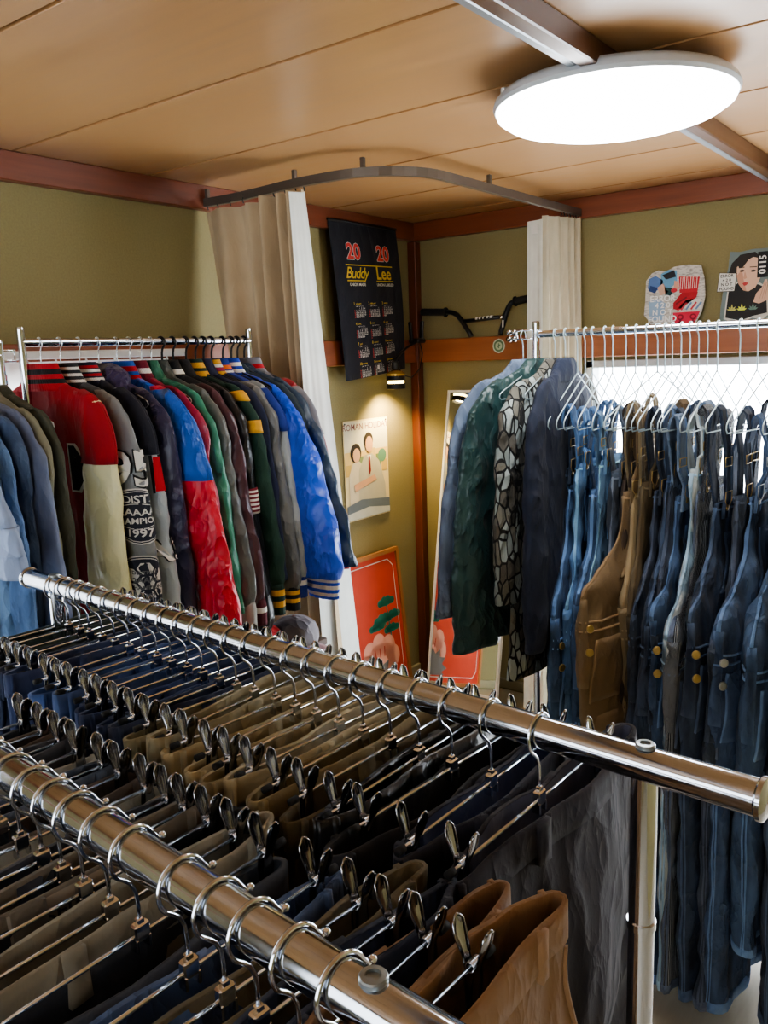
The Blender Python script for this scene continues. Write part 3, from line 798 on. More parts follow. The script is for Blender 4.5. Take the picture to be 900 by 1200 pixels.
ld = bpy.data.lights.new('clip_lamp_beam', 'SPOT'); ld.energy = 22; ld.color = (1, .74, .34); ld.spot_size = math.radians(125); ld.spot_blend = .8; ld.shadow_soft_size = .03
lo = bpy.data.objects.new('clip_lamp_beam', ld); COL.objects.link(lo); lo.location = (.1, -.298, 1.40); lo.rotation_euler = (math.radians(8), math.radians(18), 0)

# sticker on the rail
S = thing('round_sticker', 'small round pale green sticker on the wooden rail beside the denim rack', 'sticker', (.467, -.0325, 1.58))
sx = lambda x, y, o_: (x, -o_, y)
flat('sticker_paper', ell(0, 0, .031, .031, 12), sx, ink('sticker_pale', 206, 214, 196), S, .0008)
flat('printed_ring', ell(0, 0, .025, .025, 20), sx, ink('sticker_green', 96, 126, 92), S, .0014)
flat('printed_centre', ell(0, 0, .017, .017, 12), sx, ink('sticker_pale2', 186, 200, 170), S, .0019)
flat('printed_centre', merge2d([bar2(-.008, -.004, .008, .005, .005), bar2(0, -.01, 0, .011, .005)]), sx, ink('sticker_green', 96, 126, 92), S, .0024)

# paste-up cards standing on the rail --------------------------------------
A1 = thing('collage_card', 'ragged eight-sided collage card in blue and red standing on the back rail', 'card', (1.22, -.03, 1.622))
axy = lambda x, y, o_: (x, -o_, y)
out1 = [(-.108, .11), (-.107, .178), (-.085, .205), (-.06, .214), (-.03, .208), (.0, .222), (.05, .226), (.098, .22), (.112, .17), (.117, .11), (.105, .05), (.078, .0), (.03, -.0), (-.03, .004), (-.08, .003), (-.098, .035), (-.112, .05)]
def card(A, pts, mat, th=.006):
    n = len(pts); v = [axy(x, y, 0) for x, y in pts] + [axy(x, y, th) for x, y in pts]
    f = [tuple(range(n)), tuple(range(2 * n - 1, n - 1, -1))] + [(i, i + n, (i + 1) % n + n, (i + 1) % n) for i in range(n)]
    return link('card_board', v, f, mat, A, False)
def newsprint():
    t = NT('newsprint'); n1 = t.noise(t.coord('Object', (60, 60, 260)), 1, 2); r = t.ramp(n1, 0, [(.34, sc(150, 146, 142)), (.5, sc(200, 196, 190)), (.8, sc(212, 208, 202))])
    t.l(r, 0, t.b, 'Base Color'); t.b.inputs['Roughness'].default_value = .6; return t.m
M_news = newsprint()
card(A1, out1, M_news)
def a1(d2, col, o_): flat('pasted_piece', d2, axy, ink('c1_%d_%d_%d' % col, *col), A1, .0065 + o_ * .0006)
a1(pg((-.1, .15), (-.095, .185), (-.07, .195), (-.04, .175), (-.05, .145), (-.08, .135)), (92, 124, 176), 0)
a1(pg((-.095, .14), (-.09, .16), (-.06, .15), (-.07, .13)), (46, 70, 122), 1)
a1(pg((-.05, .2), (-.02, .213), (.01, .208), (.012, .165), (-.02, .14), (-.05, .15)), (106, 160, 196), 0)
a1(pg((-.045, .195), (.0, .21), (.008, .185), (-.03, .178)), (40, 42, 48), 1)
a1(pg((-.062, .15), (-.04, .165), (-.02, .13), (-.05, .12)), (206, 170, 150), 2)
a1(pg((-.035, .15), (-.005, .145), (-.005, .12), (-.03, .115)), (34, 70, 72), 2)
a1(pg((.002, .172), (.018, .166), (.02, .142), (.0, .13)), (216, 160, 140), 2)
a1(ell(.002, .136, .012, .008, 10), (200, 60, 70), 3)
a1(pg((.018, .185), (.095, .178), (.088, .125), (.022, .125)), (196, 44, 56), 0)
for k in range(9): a1(bar2(.026 + k * .0075, .182, .024 + k * .0075, .138, .0022), (230, 214, 210), 2)
a1(pg((.0, .09), (.03, .125), (.09, .125), (.085, .105), (.02, .06), (.0, .068)), (178, 36, 46), 1)
a1(bar2(.01, .085, .05, .108, .006), (120, 24, 34), 2)
a1(pg((.0, .054), (.1, .054), (.09, .03), (.075, .004), (.0, .006)), (212, 46, 76), 1)
for cx in (.028, .075):
    a1(ell(cx, .036, .012, .011, 12), (130, 26, 46), 2); a1(ell(cx, .036, .007, .006, 10), (212, 46, 76), 3); a1(bar2(cx, .026, cx, .010, .006), (130, 26, 46), 2); a1(bar2(cx - .009, .018, cx + .009, .018, .005), (130, 26, 46), 2)
a1(pg((-.09, .03), (-.095, .1), (-.06, .11), (-.03, .09), (-.035, .03)), (150, 178, 206), 0)
a1(pg((.02, .07), (.05, .1), (.1, .1), (.105, .06)), (214, 214, 210), 1)
for k in range(4): a1(bar2(.03 + k * .018, .062, .05 + k * .018, .088, .007), [(196, 66, 76), (110, 140, 180)][k % 2], 2)
for k, s in enumerate(('ERROR', '4 2 0', 'N O T', 'FOUND')):
    d = text2d(s, .031 if k in (0, 3) else .028, .025)
    flat('lettering', shift(d, -.040, .108 - k * .0255), axy, plain('print_soft_white', sc(236, 236, 236), .5), A1, .0105)

A2 = thing('collage_card', 'torn collage card with a portrait and a 0115 strip standing on the back rail', 'card', (1.475, -.03, 1.622))
card(A2, [(-.085, .0), (-.082, .06), (-.072, .15), (-.06, .2), (-.056, .256), (-.02, .252), (.02, .258), (.10, .256), (.098, .1), (.094, .0)], plain('card_teal_grey', sc(112, 128, 128), .6))
def a2(d2, col, o_): flat('pasted_piece', d2, axy, ink('c2_%d_%d_%d' % col, *col), A2, .0065 + o_ * .0006)
a2(pg((-.07, .02), (-.06, .12), (-.03, .15), (.0, .14), (.05, .14), (.08, .12), (.085, .03), (.06, .01), (.03, .02), (-.01, .005), (-.05, .012)), (206, 204, 196), 0)
a2(pg((-.064, .025), (-.056, .115), (-.025, .145), (.0, .135), (.045, .135), (.072, .12), (.078, .035), (.03, .026), (-.01, .012)), (34, 34, 36), 1)
a2(pg((-.058, .18), (-.048, .215), (-.02, .242), (.03, .248), (.05, .225), (.05, .15), (.02, .2), (-.02, .2), (-.038, .16)), (42, 36, 34), 1)
a2(pg((-.030, .2), (-.004, .222), (.02, .232), (.044, .225), (.052, .19), (.05, .155), (.035, .125), (.012, .113), (-.006, .118), (-.022, .14), (-.03, .17)), (222, 184, 160), 2)
a2(pg((-.03, .17), (-.022, .14), (-.006, .118), (.006, .114), (-.004, .15), (-.012, .19)), (198, 150, 126), 3)
a2(pg((-.03, .215), (.0, .243), (.035, .235), (.01, .224), (-.008, .2), (-.022, .196)), (42, 36, 34), 4)
a2(ell(-.012, .186, .0085, .004, 10), (50, 44, 44), 4); a2(ell(.026, .183, .009, .004, 10), (50, 44, 44), 4)
a2(bar2(-.022, .197, -.004, .198, .003), (60, 46, 40), 4); a2(bar2(.014, .197, .038, .196, .003), (60, 46, 40), 4)
a2(pg((-.002, .185), (.006, .16), (-.002, .156), (-.006, .16)), (204, 156, 132), 4)
a2(pg((-.009, .142), (.0, .146), (.012, .143), (.004, .134), (-.003, .133)), (180, 60, 62), 4)
a2(pg((.03, .075), (.04, .105), (.058, .125), (.066, .15), (.074, .15), (.078, .12), (.08, .08), (.05, .068)), (212, 172, 150), 3)
for k in range(3): a2(bar2(.052 + k * .008, .085, .066 + k * .006, .14, .0012), (160, 116, 98), 4)
for (cx, col) in ((-.042, (190, 186, 110)), (-.008, (214, 222, 96)), (.03, (110, 140, 128))):
    for an in (-70, -40, 0, 40, 70):
        t = math.radians(an); l = .024 if an == 0 else .019; x1, y1 = cx + l * math.sin(t), .048 + l * math.cos(t); nx, ny = math.cos(t) * .0035, -math.sin(t) * .0035; mx_, my = (cx + x1) / 2, (.048 + y1) / 2
        a2(pg((cx, .048), (mx_ + nx, my + ny), (x1, y1), (mx_ - nx, my - ny)), col, 3)
a2(bar2(.058, .158, .058, .246, .036), (18, 18, 20), 5)
flat('lettering', [(lambda q: ([(.058 - y, .202 + x) for x, y in q[0]], q[1]))(text2d('0115', .032, .03))][0], axy, K_wht, A2, .0105)
a2(pg((-.097, .118), (-.09, .186), (-.028, .180), (-.034, .116)), (30, 30, 30), 5); a2(pg((-.095, .120), (-.088, .184), (-.030, .178), (-.036, .118)), (222, 222, 216), 6)
for k, s in enumerate(('ERROR', '4 2 0', 'N O T', 'FOUND')): flat('lettering', shift(text2d(s, .0145, .02), -.0625, .172 - k * .015), axy, M_black, A2, .0112)

# ------------------------------------------------------------------ racks
def cyl(g, a, b, r, n=20, mi=0): return g.tube([a, b], r, n, mi=mi)
BZ_L, BZ_R = 1.614, 1.597
XL, YR = .41, -1.15
def slim_rack(name, label, origin, p0, p1, z, r, ends=(True, True), group=None):
    """single bar rack: poles with T feet; p0, p1 = bar ends (x, y)"""
    t = thing(name, label, 'clothes rack', (origin[0], origin[1], FL)); ox, oy = origin
    P = lambda p, zz: (p[0] - ox, p[1] - oy, zz - FL)
    g = G(); cyl(g, P(p0, z), P(p1, z), r, 24); g.build('hanging_bar', M_chrome, t, True, sharp=40)
    d = Vector((p1[0] - p0[0], p1[1] - p0[1], 0)).normalized(); q = Vector((-d.y, d.x, 0))
    for p in (p0, p1):
        g = G(); cyl(g, P(p, FL + .06), P(p, z + .03), r, 20)
        g.lathe([(r + .0015, -.012), (r + .0015, .012)], P(p, z - .055), 20); g.lathe([(r, 0), (r * .9, .005), (.0001, .007)], P(p, z + .03), 20)
        g.build('pole', M_chrome, t, True, sharp=40)
        c = Vector(P(p, FL + .05)); g = G(); cyl(g, c - q * .22, c + q * .22, r, 16); g.build('foot', M_chrome, t, True, sharp=40)
        for s in (-.2, .2):
            g = G(); e = c + q * s; g.lathe([(.02, -.008), (.022, -.004), (.022, .004), (.02, .008)], (e.x, e.y, .022), 20, Matrix.Rotation(PI / 2, 3, 'Y')); g.box((e.x, e.y, .036), (.01, .014, .022)); g.build('caster', M_black, t, False)
    return t
RKL = slim_rack('clothes_rack', 'chrome rail along the left wall holding the varsity jackets', (XL, -1.84), (XL, -2.205), (XL, -1.468), BZ_L, .0098)
RKB = slim_rack('clothes_rack', 'chrome rail holding the denim shirts, nearer than the varsity jacket rail', (XL, -2.8), (XL, -3.35), (XL, -2.262), BZ_L - .03, .0098)
g = G(); g.tube([(0, .538, BZ_L - .018 - FL), (0, .575, BZ_L - .018 - FL), (0, .575, BZ_L - .042 - FL), (0, .53, BZ_L - .042 - FL)], .004, 8, True); g.build('link_bracket', M_chrome, RKB, True)
RKR = slim_rack('clothes_rack', 'chrome rail of denim dungarees in front of the bright back window', (1.9, YR), (1.212, YR), (2.75, YR - .01), BZ_R, .0098)
g = G()
for z in (.012, -.012): cyl(g, (1.212 - 1.9, 0, BZ_R - FL + z), (1.152 - 1.9, 0, BZ_R - FL + z), .003, 8)
cyl(g, (1.152 - 1.9, 0, BZ_R - FL + .012), (1.152 - 1.9, 0, BZ_R - FL - .012), .003, 8); g.build('end_bracket', M_chrome, RKR, True)
for (dx, dz) in ((-.008, .008), (.008, .008), (-.008, -.010), (.008, -.010)):
    G().lathe([(.0075, -.006), (.0085, -.002), (.0075, .005), (.0001, .007)], (1.139 - 1.9 + dx, -.006, BZ_R - FL + dz), 12, Matrix.Rotation(PI / 2, 3, 'X')).build('clamp_knob', M_gunmetal, RKR, True)

# double bar trouser rack in the foreground
B1a, B1b = Vector((.817, -2.476, 1.16)), Vector((2.149, -2.571, 1.16)); d1 = (B1b - B1a).normalized(); n1 = Vector((d1.y, -d1.x, 0))
SEP = .388; B2a, B2b = B1a + n1 * SEP, B1b + n1 * SEP
BR = .0172; RA = math.atan2(d1.y, d1.x)
RC = (B1a + B2b) / 2
RK = thing('trouser_rack', 'chrome double-bar rack packed with trousers in the foreground', 'clothes rack', (RC.x, RC.y, FL))
def rk(p): return (p[0] - RC.x, p[1] - RC.y, p[2] - FL)
for (A, B) in ((B1a, B1b), (B2a, B2b)):
    g = G(); cyl(g, rk(A), rk(B), BR, 40); bar = g.build('hanging_bar', M_chrome2, RK, True, sharp=40)
    for e, s in ((A, -1), (B, 1)):
        R = Matrix.Rotation(RA, 3, 'Z') @ Matrix.Rotation(s * PI / 2, 3, 'Y')
        G().lathe([(BR + .001, -.003), (BR + .003, -.001), (BR + .003, .003), (BR, .005), (BR * .6, .0065), (.0001, .007)], rk(e), 36, R).build('end_cap', M_chrome2, bar, True, sharp=30)
    for k in (.095, (B - A).length - .107):
        p = A + d1 * k
        b_ = G().lathe([(.0095, .0), (.0095, .0030), (.0085, .0042), (.0052, .0044), (.0050, .0022), (.0001, .0018)], rk(p + Vector((0, 0, BR - .0006))), 24).build('bolt', plain('bolt_steel', sc(150, 158, 160), .3, .8), bar, True, sharp=30)
        g = G(); cyl(g, rk((p.x, p.y, FL + .07)), rk((p.x, p.y, 1.16 - BR * .7)), .0128, 24); g.lathe([(.0142, -.004), (.0142, .004)], rk((p.x, p.y, .99)), 24)
        g.build('pole', M_chrome, RK, True, sharp=40)
for k in (.095, (B1b - B1a).length - .107):
    a, b = B1a + d1 * k - n1 * .09, B2a + d1 * k + n1 * .09
    g = G(); cyl(g, rk((a.x, a.y, FL + .075)), rk((b.x, b.y, FL + .075)), .0128, 20); g.build('base_rail', M_chrome, RK, True, sharp=40)
    for e in (a + n1 * .02, b - n1 * .02):
        G().lathe([(.026, -.011), (.03, -.006), (.03, .006), (.026, .011)], rk((e.x, e.y, FL + .031)), 22, Matrix.Rotation(PI / 2, 3, 'Y')).box(rk((e.x, e.y, FL + .055)), (.016, .02, .03)).build('caster', M_black, RK, False)

# ------------------------------------------------------------------ hangers (local: X along the hanger, bar passes through the origin)
def hook_pts(r, barr, neck, tip=-.6, side=1):
    cz = barr + .002 - r; pts = []
    for k in range(19):
        t = PI * (tip * .35) + (PI * 1.32 - PI * (tip * .35)) * k / 18
        pts.append((-side * r * math.cos(t), 0, cz + r * math.sin(t)))
    z0 = pts[-1][2]
    pts += [(side * r * .25, 0, z0 - .006), (side * .001, 0, z0 - .016), (0, 0, (z0 - neck) / 2 - .004), (0, 0, -neck)]
    return pts
def make_clip_hanger():
    t = thing('trouser_hanger', '', 'hanger')
    hp = hook_pts(.0218, BR, .068, .2)
    tip = Vector(hp[0]); hp = [tuple(tip + Vector((-.0085, 0, -.0035))), tuple(tip + Vector((-.004, 0, -.0042)))] + hp[1:]
    g = G(); g.tube(hp, .0020, 8); g.lathe([(.0001, -.0034), (.0024, -.0024), (.0034, 0), (.0024, .0024), (.0001, .0034)], hp[0], 10); g.build('hook', M_chrome, t, True)
    g = G(); g.box((0, 0, -.074), (.015, .009, .016), None, .0015); g.box((0, 0, -.0645), (.007, .006, .006), None, .001)
    g.box((-.0062, 0, -.0845), (.0026, .010, .012), None, .0006); g.box((.0062, 0, -.0845), (.0026, .010, .012), None, .0006); g.build('swivel_block', M_chrome, t)
    g = G(); cyl(g, (-.158, 0, -.077), (.158, 0, -.077), .0019, 10); g.build('rod', M_chrome, t, True)
    for s in (-1, 1):
        g = G(); cyl(g, (s * .157, 0, -.077), (s * .168, 0, -.077), .0042, 10); g.build('rod_tip', M_rubber, t, True)
    for s in (-1, 1):
        c = thing('clip', None, None); c.parent = t; c.location = (s * .143, 0, -.077)
        g = G()
        for sd in (-1, 1):
            prof = [(.0145, .034, .0040), (.0142, .0315, .0064), (.0120, .022, .0072), (.0070, .007, .0046), (.0040, -.002, .0056), (.0036, -.016, .0070), (.0022, -.034, .0066), (.0016, -.040, .0062)]
            v, f = [], []
            for (y, z, w) in prof:
                for k, wx in enumerate((-1, -.6, 0, .6, 1)):
                    bulge = .0016 * (1 - wx * wx); v.append((w * wx, sd * (y + bulge), z + (.003 * (1 - wx * wx) if z > .029 else 0)))
            for i in range(len(prof) - 1):
                for k in range(4): f.append((i * 5 + k, i * 5 + k + 1, i * 5 + 6 + k, i * 5 + 5 + k))
            g.add(v, f)
            rim = [v[i * 5] for i in range(4)][::-1] + [v[k] for k in range(5)] + [v[i * 5 + 4] for i in range(4)]
            g.tube(rim, .0011, 6)
        jaw = g.build('jaw_plate', M_gunmetal, c, True)
        md = jaw.modifiers.new('thickness', 'SOLIDIFY'); md.thickness = .0008
        g = G(); g.tube([(-.006 + .0015 * k / 6, .0042 * math.cos(k * PI / 3), .001 + .0042 * math.sin(k * PI / 3)) for k in range(49)], .0007, 5); g.build('spring', M_chrome, c, True)
        g = G(); g.box((0, .0032, -.037), (.012, .003, .008), None, .0008); g.box((0, -.0032, -.037), (.012, .003, .008), None, .0008); g.build('grip_pad', M_rubber, c)
    return t
def make_wire_hanger(r, barr, neck, half, drop, wire, mat, side=1, lower=True, name='wire_hanger'):
    t = thing(name, '', 'hanger')
    g = G(); g.tube(hook_pts(r, barr, neck, -.3, side), wire, 8); g.build('hook', mat, t, True)
    A = [(0, 0, -neck + .004), (half * .5, 0, -neck - drop * .44), (half * .93, 0, -neck - drop * .86), (half, 0, -neck - drop * .96), (half * 1.01, 0, -neck - drop * 1.06), (half * .97, 0, -neck - drop * 1.14)]
    pts = [(-x, y, z) for x, y, z in A[::-1]] + A[1:]
    g = G(); g.tube(pts, wire, 8, closed=lower); g.build('shoulder_wire', mat, t, True)
    return t
def place(proto, used, loc, rz, label, group):
    o = clone(proto) if used[0] else proto
    used[0] = True; o.location = loc; o.rotation_euler = (0, 0, rz); o['label'] = label; o['group'] = group; return o

# ------------------------------------------------------------------ garments
def jacket(name, label, cat, loc, rz, body, sleeve, collar=None, cuff=None, hem=None, L=.66, near=(.33, -.66, .075), far=(.28, -.62, .06), h=.020, seed=1, cuffl=.06, group=None, amp=.005, hood=False, shirt=False, sleeve_h=.026):
    t = thing(name, label, cat, loc, rz, group)
    rows = [[-.082, 0, 0, .05, .010], [-.10, 0, 0, .10, .016], [-.122, 0, 0, .16, .018], [-.145, 0, 0, .196, .019], [-.19, 0, 0, .212, h], [-.36, 0, 0, .228, h], [-L + .08, 0, 0, .245, h * 1.05], [-L, 0, 0, .235 if hem else .25, h]]
    B = Surf(rows, 34, 44, 2.6, amp, (10, 12, 5), .003, 6, seed); bo = B.mesh((True, True), 'body', body, t)
    S = {}
    for s, (uc, zc, w) in ((1, near), (-1, far)):
        def lerp(z): 
            k = min(1, max(0, (z + .14) / (zc + .14))); return .205 + (uc - .205) * (k ** .92)
        zs = [-.116, -.130, -.160, -.22, -.34, .5 * (-.34 + zc), zc + .10, zc + .035, zc]
        hs = [.014, .036, .052, .062 + .3 * (w - .066), .9 * w + .005, w, w, w * .9, w * .66 if cuff else w * .92]
        ys_ = [.008, .012, .015, .019, sleeve_h * .9, sleeve_h, sleeve_h, sleeve_h, sleeve_h * .9]
        rows = []
        for z, hx, hy in zip(zs, hs, ys_):
            cx = lerp(z) if z < -.2 else (.150 + (lerp(-.22) - .150) * ((-.116 - z) / .104) ** .8)
            rows.append([z, s * cx, -.006 if z < -.2 else -.002, hx, hy])
        Q = Surf(rows, 58, 40, 2.15, amp * 1.25, (15, 12, 10), .0028, 3, seed + 3 * s); Q.mesh((True, True), 'sleeve', sleeve, t); S[s] = Q
        if cuff:
            u2 = s * (lerp(zc) + .006)
            q = Surf([[zc + .012, u2, -.008, w * .62, .020], [zc - .006, u2 + s * .002, -.008, w * .64, .022], [zc - cuffl * .7, u2 + s * .006, -.008, w * .56, .021], [zc - cuffl, u2 + s * .008, -.008, w * .52, .019]], 10, 40, 2.2, .0008, (20, 20, 4), .0012, 16, seed)
            q.mesh((False, False), 'cuff', cuff, t, .003)
        else:
            pass
    if hem: Surf([[-L + .006, 0, 0, .238, h * 1.08], [-L - .03, 0, 0, .225, h], [-L - .062, 0, 0, .22, h * .9]], 8, 60, 2.6, .001, (20, 20, 4), .0012, 24, seed).mesh((False, False), 'waistband', hem, t, .003)
    if hood:
        Surf([[-.052, 0, .004, .05, .012], [-.07, 0, .002, .085, .030], [-.10, 0, -.004, .12, .036], [-.15, .02, -.014, .12, .034], [-.20, .03, -.02, .09, .022], [-.23, .03, -.018, .04, .01]], 18, 32, 2.2, .006, (14, 14, 10), .003, 4, seed).mesh((True, True), 'hood', body, t)
    elif shirt:
        Surf([[-.066, 0, 0, .046, .016], [-.080, 0, 0, .062, .023], [-.112, 0, 0, .100, .027], [-.130, 0, 0, .120, .026]], 10, 32, 2.3, .002, (14, 14, 6), 0, 3, seed).mesh((False, False), 'collar', collar or body, t, .003)
    else:
        Surf([[-.050, 0, 0, .060, .019], [-.075, 0, 0, .072, .024], [-.115, 0, 0, .105, .026]], 10, 36, 2.3, .001, (14, 14, 6), .0008, 18, seed).mesh((False, False), 'collar', collar or body, t, .004)
    return t, B, S

def ribbon_mesh(name, pts, w, th, mat, parent, xoff=0.0, tw=0.0):
    """strap: path of (x, y, z), width along local X"""
    v, f, uv = [], [], []; n = len(pts)
    for i, (x, y, z) in enumerate(pts):
        a = pts[max(0, i - 1)]; b = pts[min(n - 1, i + 1)]; d = Vector((0, b[1] - a[1], b[2] - a[2])).normalized(); q = Vector((0, -d.z, d.y)) * th / 2
        c_ = math.cos(tw * i / n); s_ = math.sin(tw * i / n)
        for (sx, sq) in ((-1, -1), (1, -1), (1, 1), (-1, 1)):
            v.append((x + xoff + sx * w / 2 * c_, y + q.y * sq + sx * w / 2 * s_, z + q.z * sq)); uv.append(((sx + 1) / 2, i / (n - 1)))
    for i in range(n - 1):
        for k in range(4): f.append((i * 4 + k, i * 4 + (k + 1) % 4, i * 4 + 4 + (k + 1) % 4, i * 4 + 4 + k))
    f += [(3, 2, 1, 0), tuple((n - 1) * 4 + k for k in range(4))]
    return link(name, v, f, mat, parent, False, uv)

def dungarees(label, loc, rz, mat, zb=.40, waist=.74, hem=1.69, wid=.235, h=.024, seed=1, strap=None, pocket=True, group=None, hardware=None, hz=.20, cy=0.0, edge=None, name='dungarees', buttons=False, strapw=.036, bibw=.105):
    t = thing(name, label, 'dungarees', loc, rz, group)
    hw = hardware or M_brass; ed = edge or mat
    arm = waist - .09
    rows = [[-zb, 0, cy, bibw * .92, .007], [-zb - .04, 0, cy, bibw, .010], [-zb - .5 * (arm - zb), 0, cy, bibw * 1.12, .013], [-zb - .8 * (arm - zb), 0, cy, (bibw + wid) * .5, h * .7], [-arm, 0, cy, wid * .98, h * .9], [-arm - .03, 0, cy, wid, h], [-waist, 0, cy, wid * .985, h * 1.05], [-waist - .14, 0, cy, wid * .99, h * 1.2], [-waist - .30, 0, cy, wid * .96, h * 1.15], [-waist - .35, 0, cy, wid * .9, h * .8]]
    B = Surf(rows, 72, 60, 2.7, .0115, (13, 16, 7), .005, 5, seed, wave=.008); B.mesh((True, True), 'bib_and_body', mat, t)
    rz_ = B.rz
    for s in (-1, 1):
        lw = wid * .5
        rr = [[-waist - .24, s * wid * .47, cy, lw * .92, h], [-waist - .38, s * wid * .47, cy, lw, h * 1.1], [-(waist + hem) / 2 - .1, s * wid * .46, cy, lw * .92, h], [-hem, s * wid * .45, cy, lw * .88, h * .9]]
        Q = Surf(rr, 48, 32, 2.4, .011, (12, 14, 6), .006, 4, seed + s, wave=.008); Q.mesh((True, True), 'leg', mat, t)
        Q.patch('hem', ed, t, 0, 1, .96, 1.0, .003, 28, 2)
        if s == 1:
            Q.patch('side_seam', ed, t, -.02, -.008, .02, .97, .0026, 2, 30); Q.patch('side_seam', ed, t, .004, .016, .02, .97, .0026, 2, 30)
        x0 = s * bibw * .78; xh = s * (.085 + .03 * math.sin(seed * 2.1 + s)); jit = .010 * math.sin(seed * 3 + s); hh = hz + .012 * math.sin(seed * 5 + 2 * s)
        pts = [(x0, cy + .011, -zb - .035), (x0, cy + .015, -zb + .03), (xh * .96, cy + .016 + jit, -(hh + zb) / 2 - .03), (xh, cy + .015 + jit, -(hh + zb) / 2 + .03), (xh, cy + .012, -hh - .03), (xh, cy + .008, -hh - .006), (xh, cy, -hh + .004), (xh, cy - .008, -hh - .006), (xh, cy - .014, -hh - .04), (xh * .8, cy - .018 - jit, -(hh + zb) / 2), (xh * .6, cy - .013, -zb - .02)]
        st = ribbon_mesh('strap', pts, strapw, .0055, strap or mat, t)
        for e_ in (-1, 1): ribbon_mesh('strap_seam', [(x + e_ * strapw * .38, y + .0022, z) for x, y, z in pts[:6]], .003, .0032, ed, st)
        g = G(); zz = -zb + .012
        g.tube([(x0 - .018, cy + .018, zz + .018), (x0 + .018, cy + .018, zz + .018), (x0 + .019, cy + .018, zz - .004), (x0 + .007, cy + .018, zz - .018), (x0 - .007, cy + .018, zz - .018), (x0 - .019, cy + .018, zz - .004)], .0013, 6, True)
        g.build('buckle', hw, st, True)
        G().lathe([(.0075, 0), (.0075, .003), (.0055, .0045), (.0001, .005)], (x0, cy + .013, -zb - .010), 14, Matrix.Rotation(-PI / 2, 3, 'X')).build('bib_button', hw, t, True)
        g = G(); zz = -(hh + zb) / 2 - .01; g.tube([(xh - .019, cy + .020 + jit, zz + .010), (xh + .019, cy + .020 + jit, zz + .010), (xh + .019, cy + .020 + jit, zz - .010), (xh - .019, cy + .020 + jit, zz - .010)], .0012, 6, True); g.build('slider', hw, st, True)
    B.patch('waist_seam', ed, t, -.10, .58, rz_(-waist + .014), rz_(-waist + .009), .003, 34, 1)
    B.patch('waist_seam', ed, t, -.10, .58, rz_(-waist - .009), rz_(-waist - .014), .003, 34, 1)
    B.patch('bib_hem', ed, t, -.05, .55, rz_(-zb - .012), rz_(-zb - .017), .003, 24, 1)
    if pocket:
        B.patch('bib_pocket', mat, t, .16, .33, rz_(-zb - .075), rz_(-zb - .21), .0035, 10, 8, lambda x, y: (x, y + .10 * (1 - abs(2 * x - 1)) * (y > .8)))
    hp_ = B.patch('hip_pocket', mat, t, .04, .17, rz_(-waist - .035), rz_(-waist - .20), .0035, 10, 10, lambda x, y: (x + .30 * (1 - y) * (1 - x), y))
    B.patch('pocket_edge', ed, t, .036, .075, rz_(-waist - .035), rz_(-waist - .20), .0055, 2, 12, lambda x, y: (.9 * (1 - y) + .16 * x, y))
    B.patch('arm_binding', ed, t, -.014, .010, rz_(-zb - .01), rz_(-arm - .02), .0035, 3, 24)
    B.patch('side_placket', mat, t, -.03, .035, rz_(-arm - .02), rz_(-waist - .16), .0030, 6, 10)
    if buttons:
        for k, z in enumerate((-waist - .004, -waist - .062)):
            c = B.at(.035, rz_(z), .006); nn = Vector(B.at(.035, rz_(z), .01) - B.at(.035, rz_(z), 0)).normalized()
            G().lathe([(.0105, 0), (.0105, .003), (.009, .0045), (.006, .004), (.0001, .0042)], tuple(c), 18, nn.to_track_quat('Z', 'Y').to_matrix()).build('side_button', hw, t, True)
    return t, B
M_brass = plain('aged_brass', sc(176, 150, 96), .35, .8)
M_silver = plain('dull_nickel', sc(170, 172, 170), .32, .9)

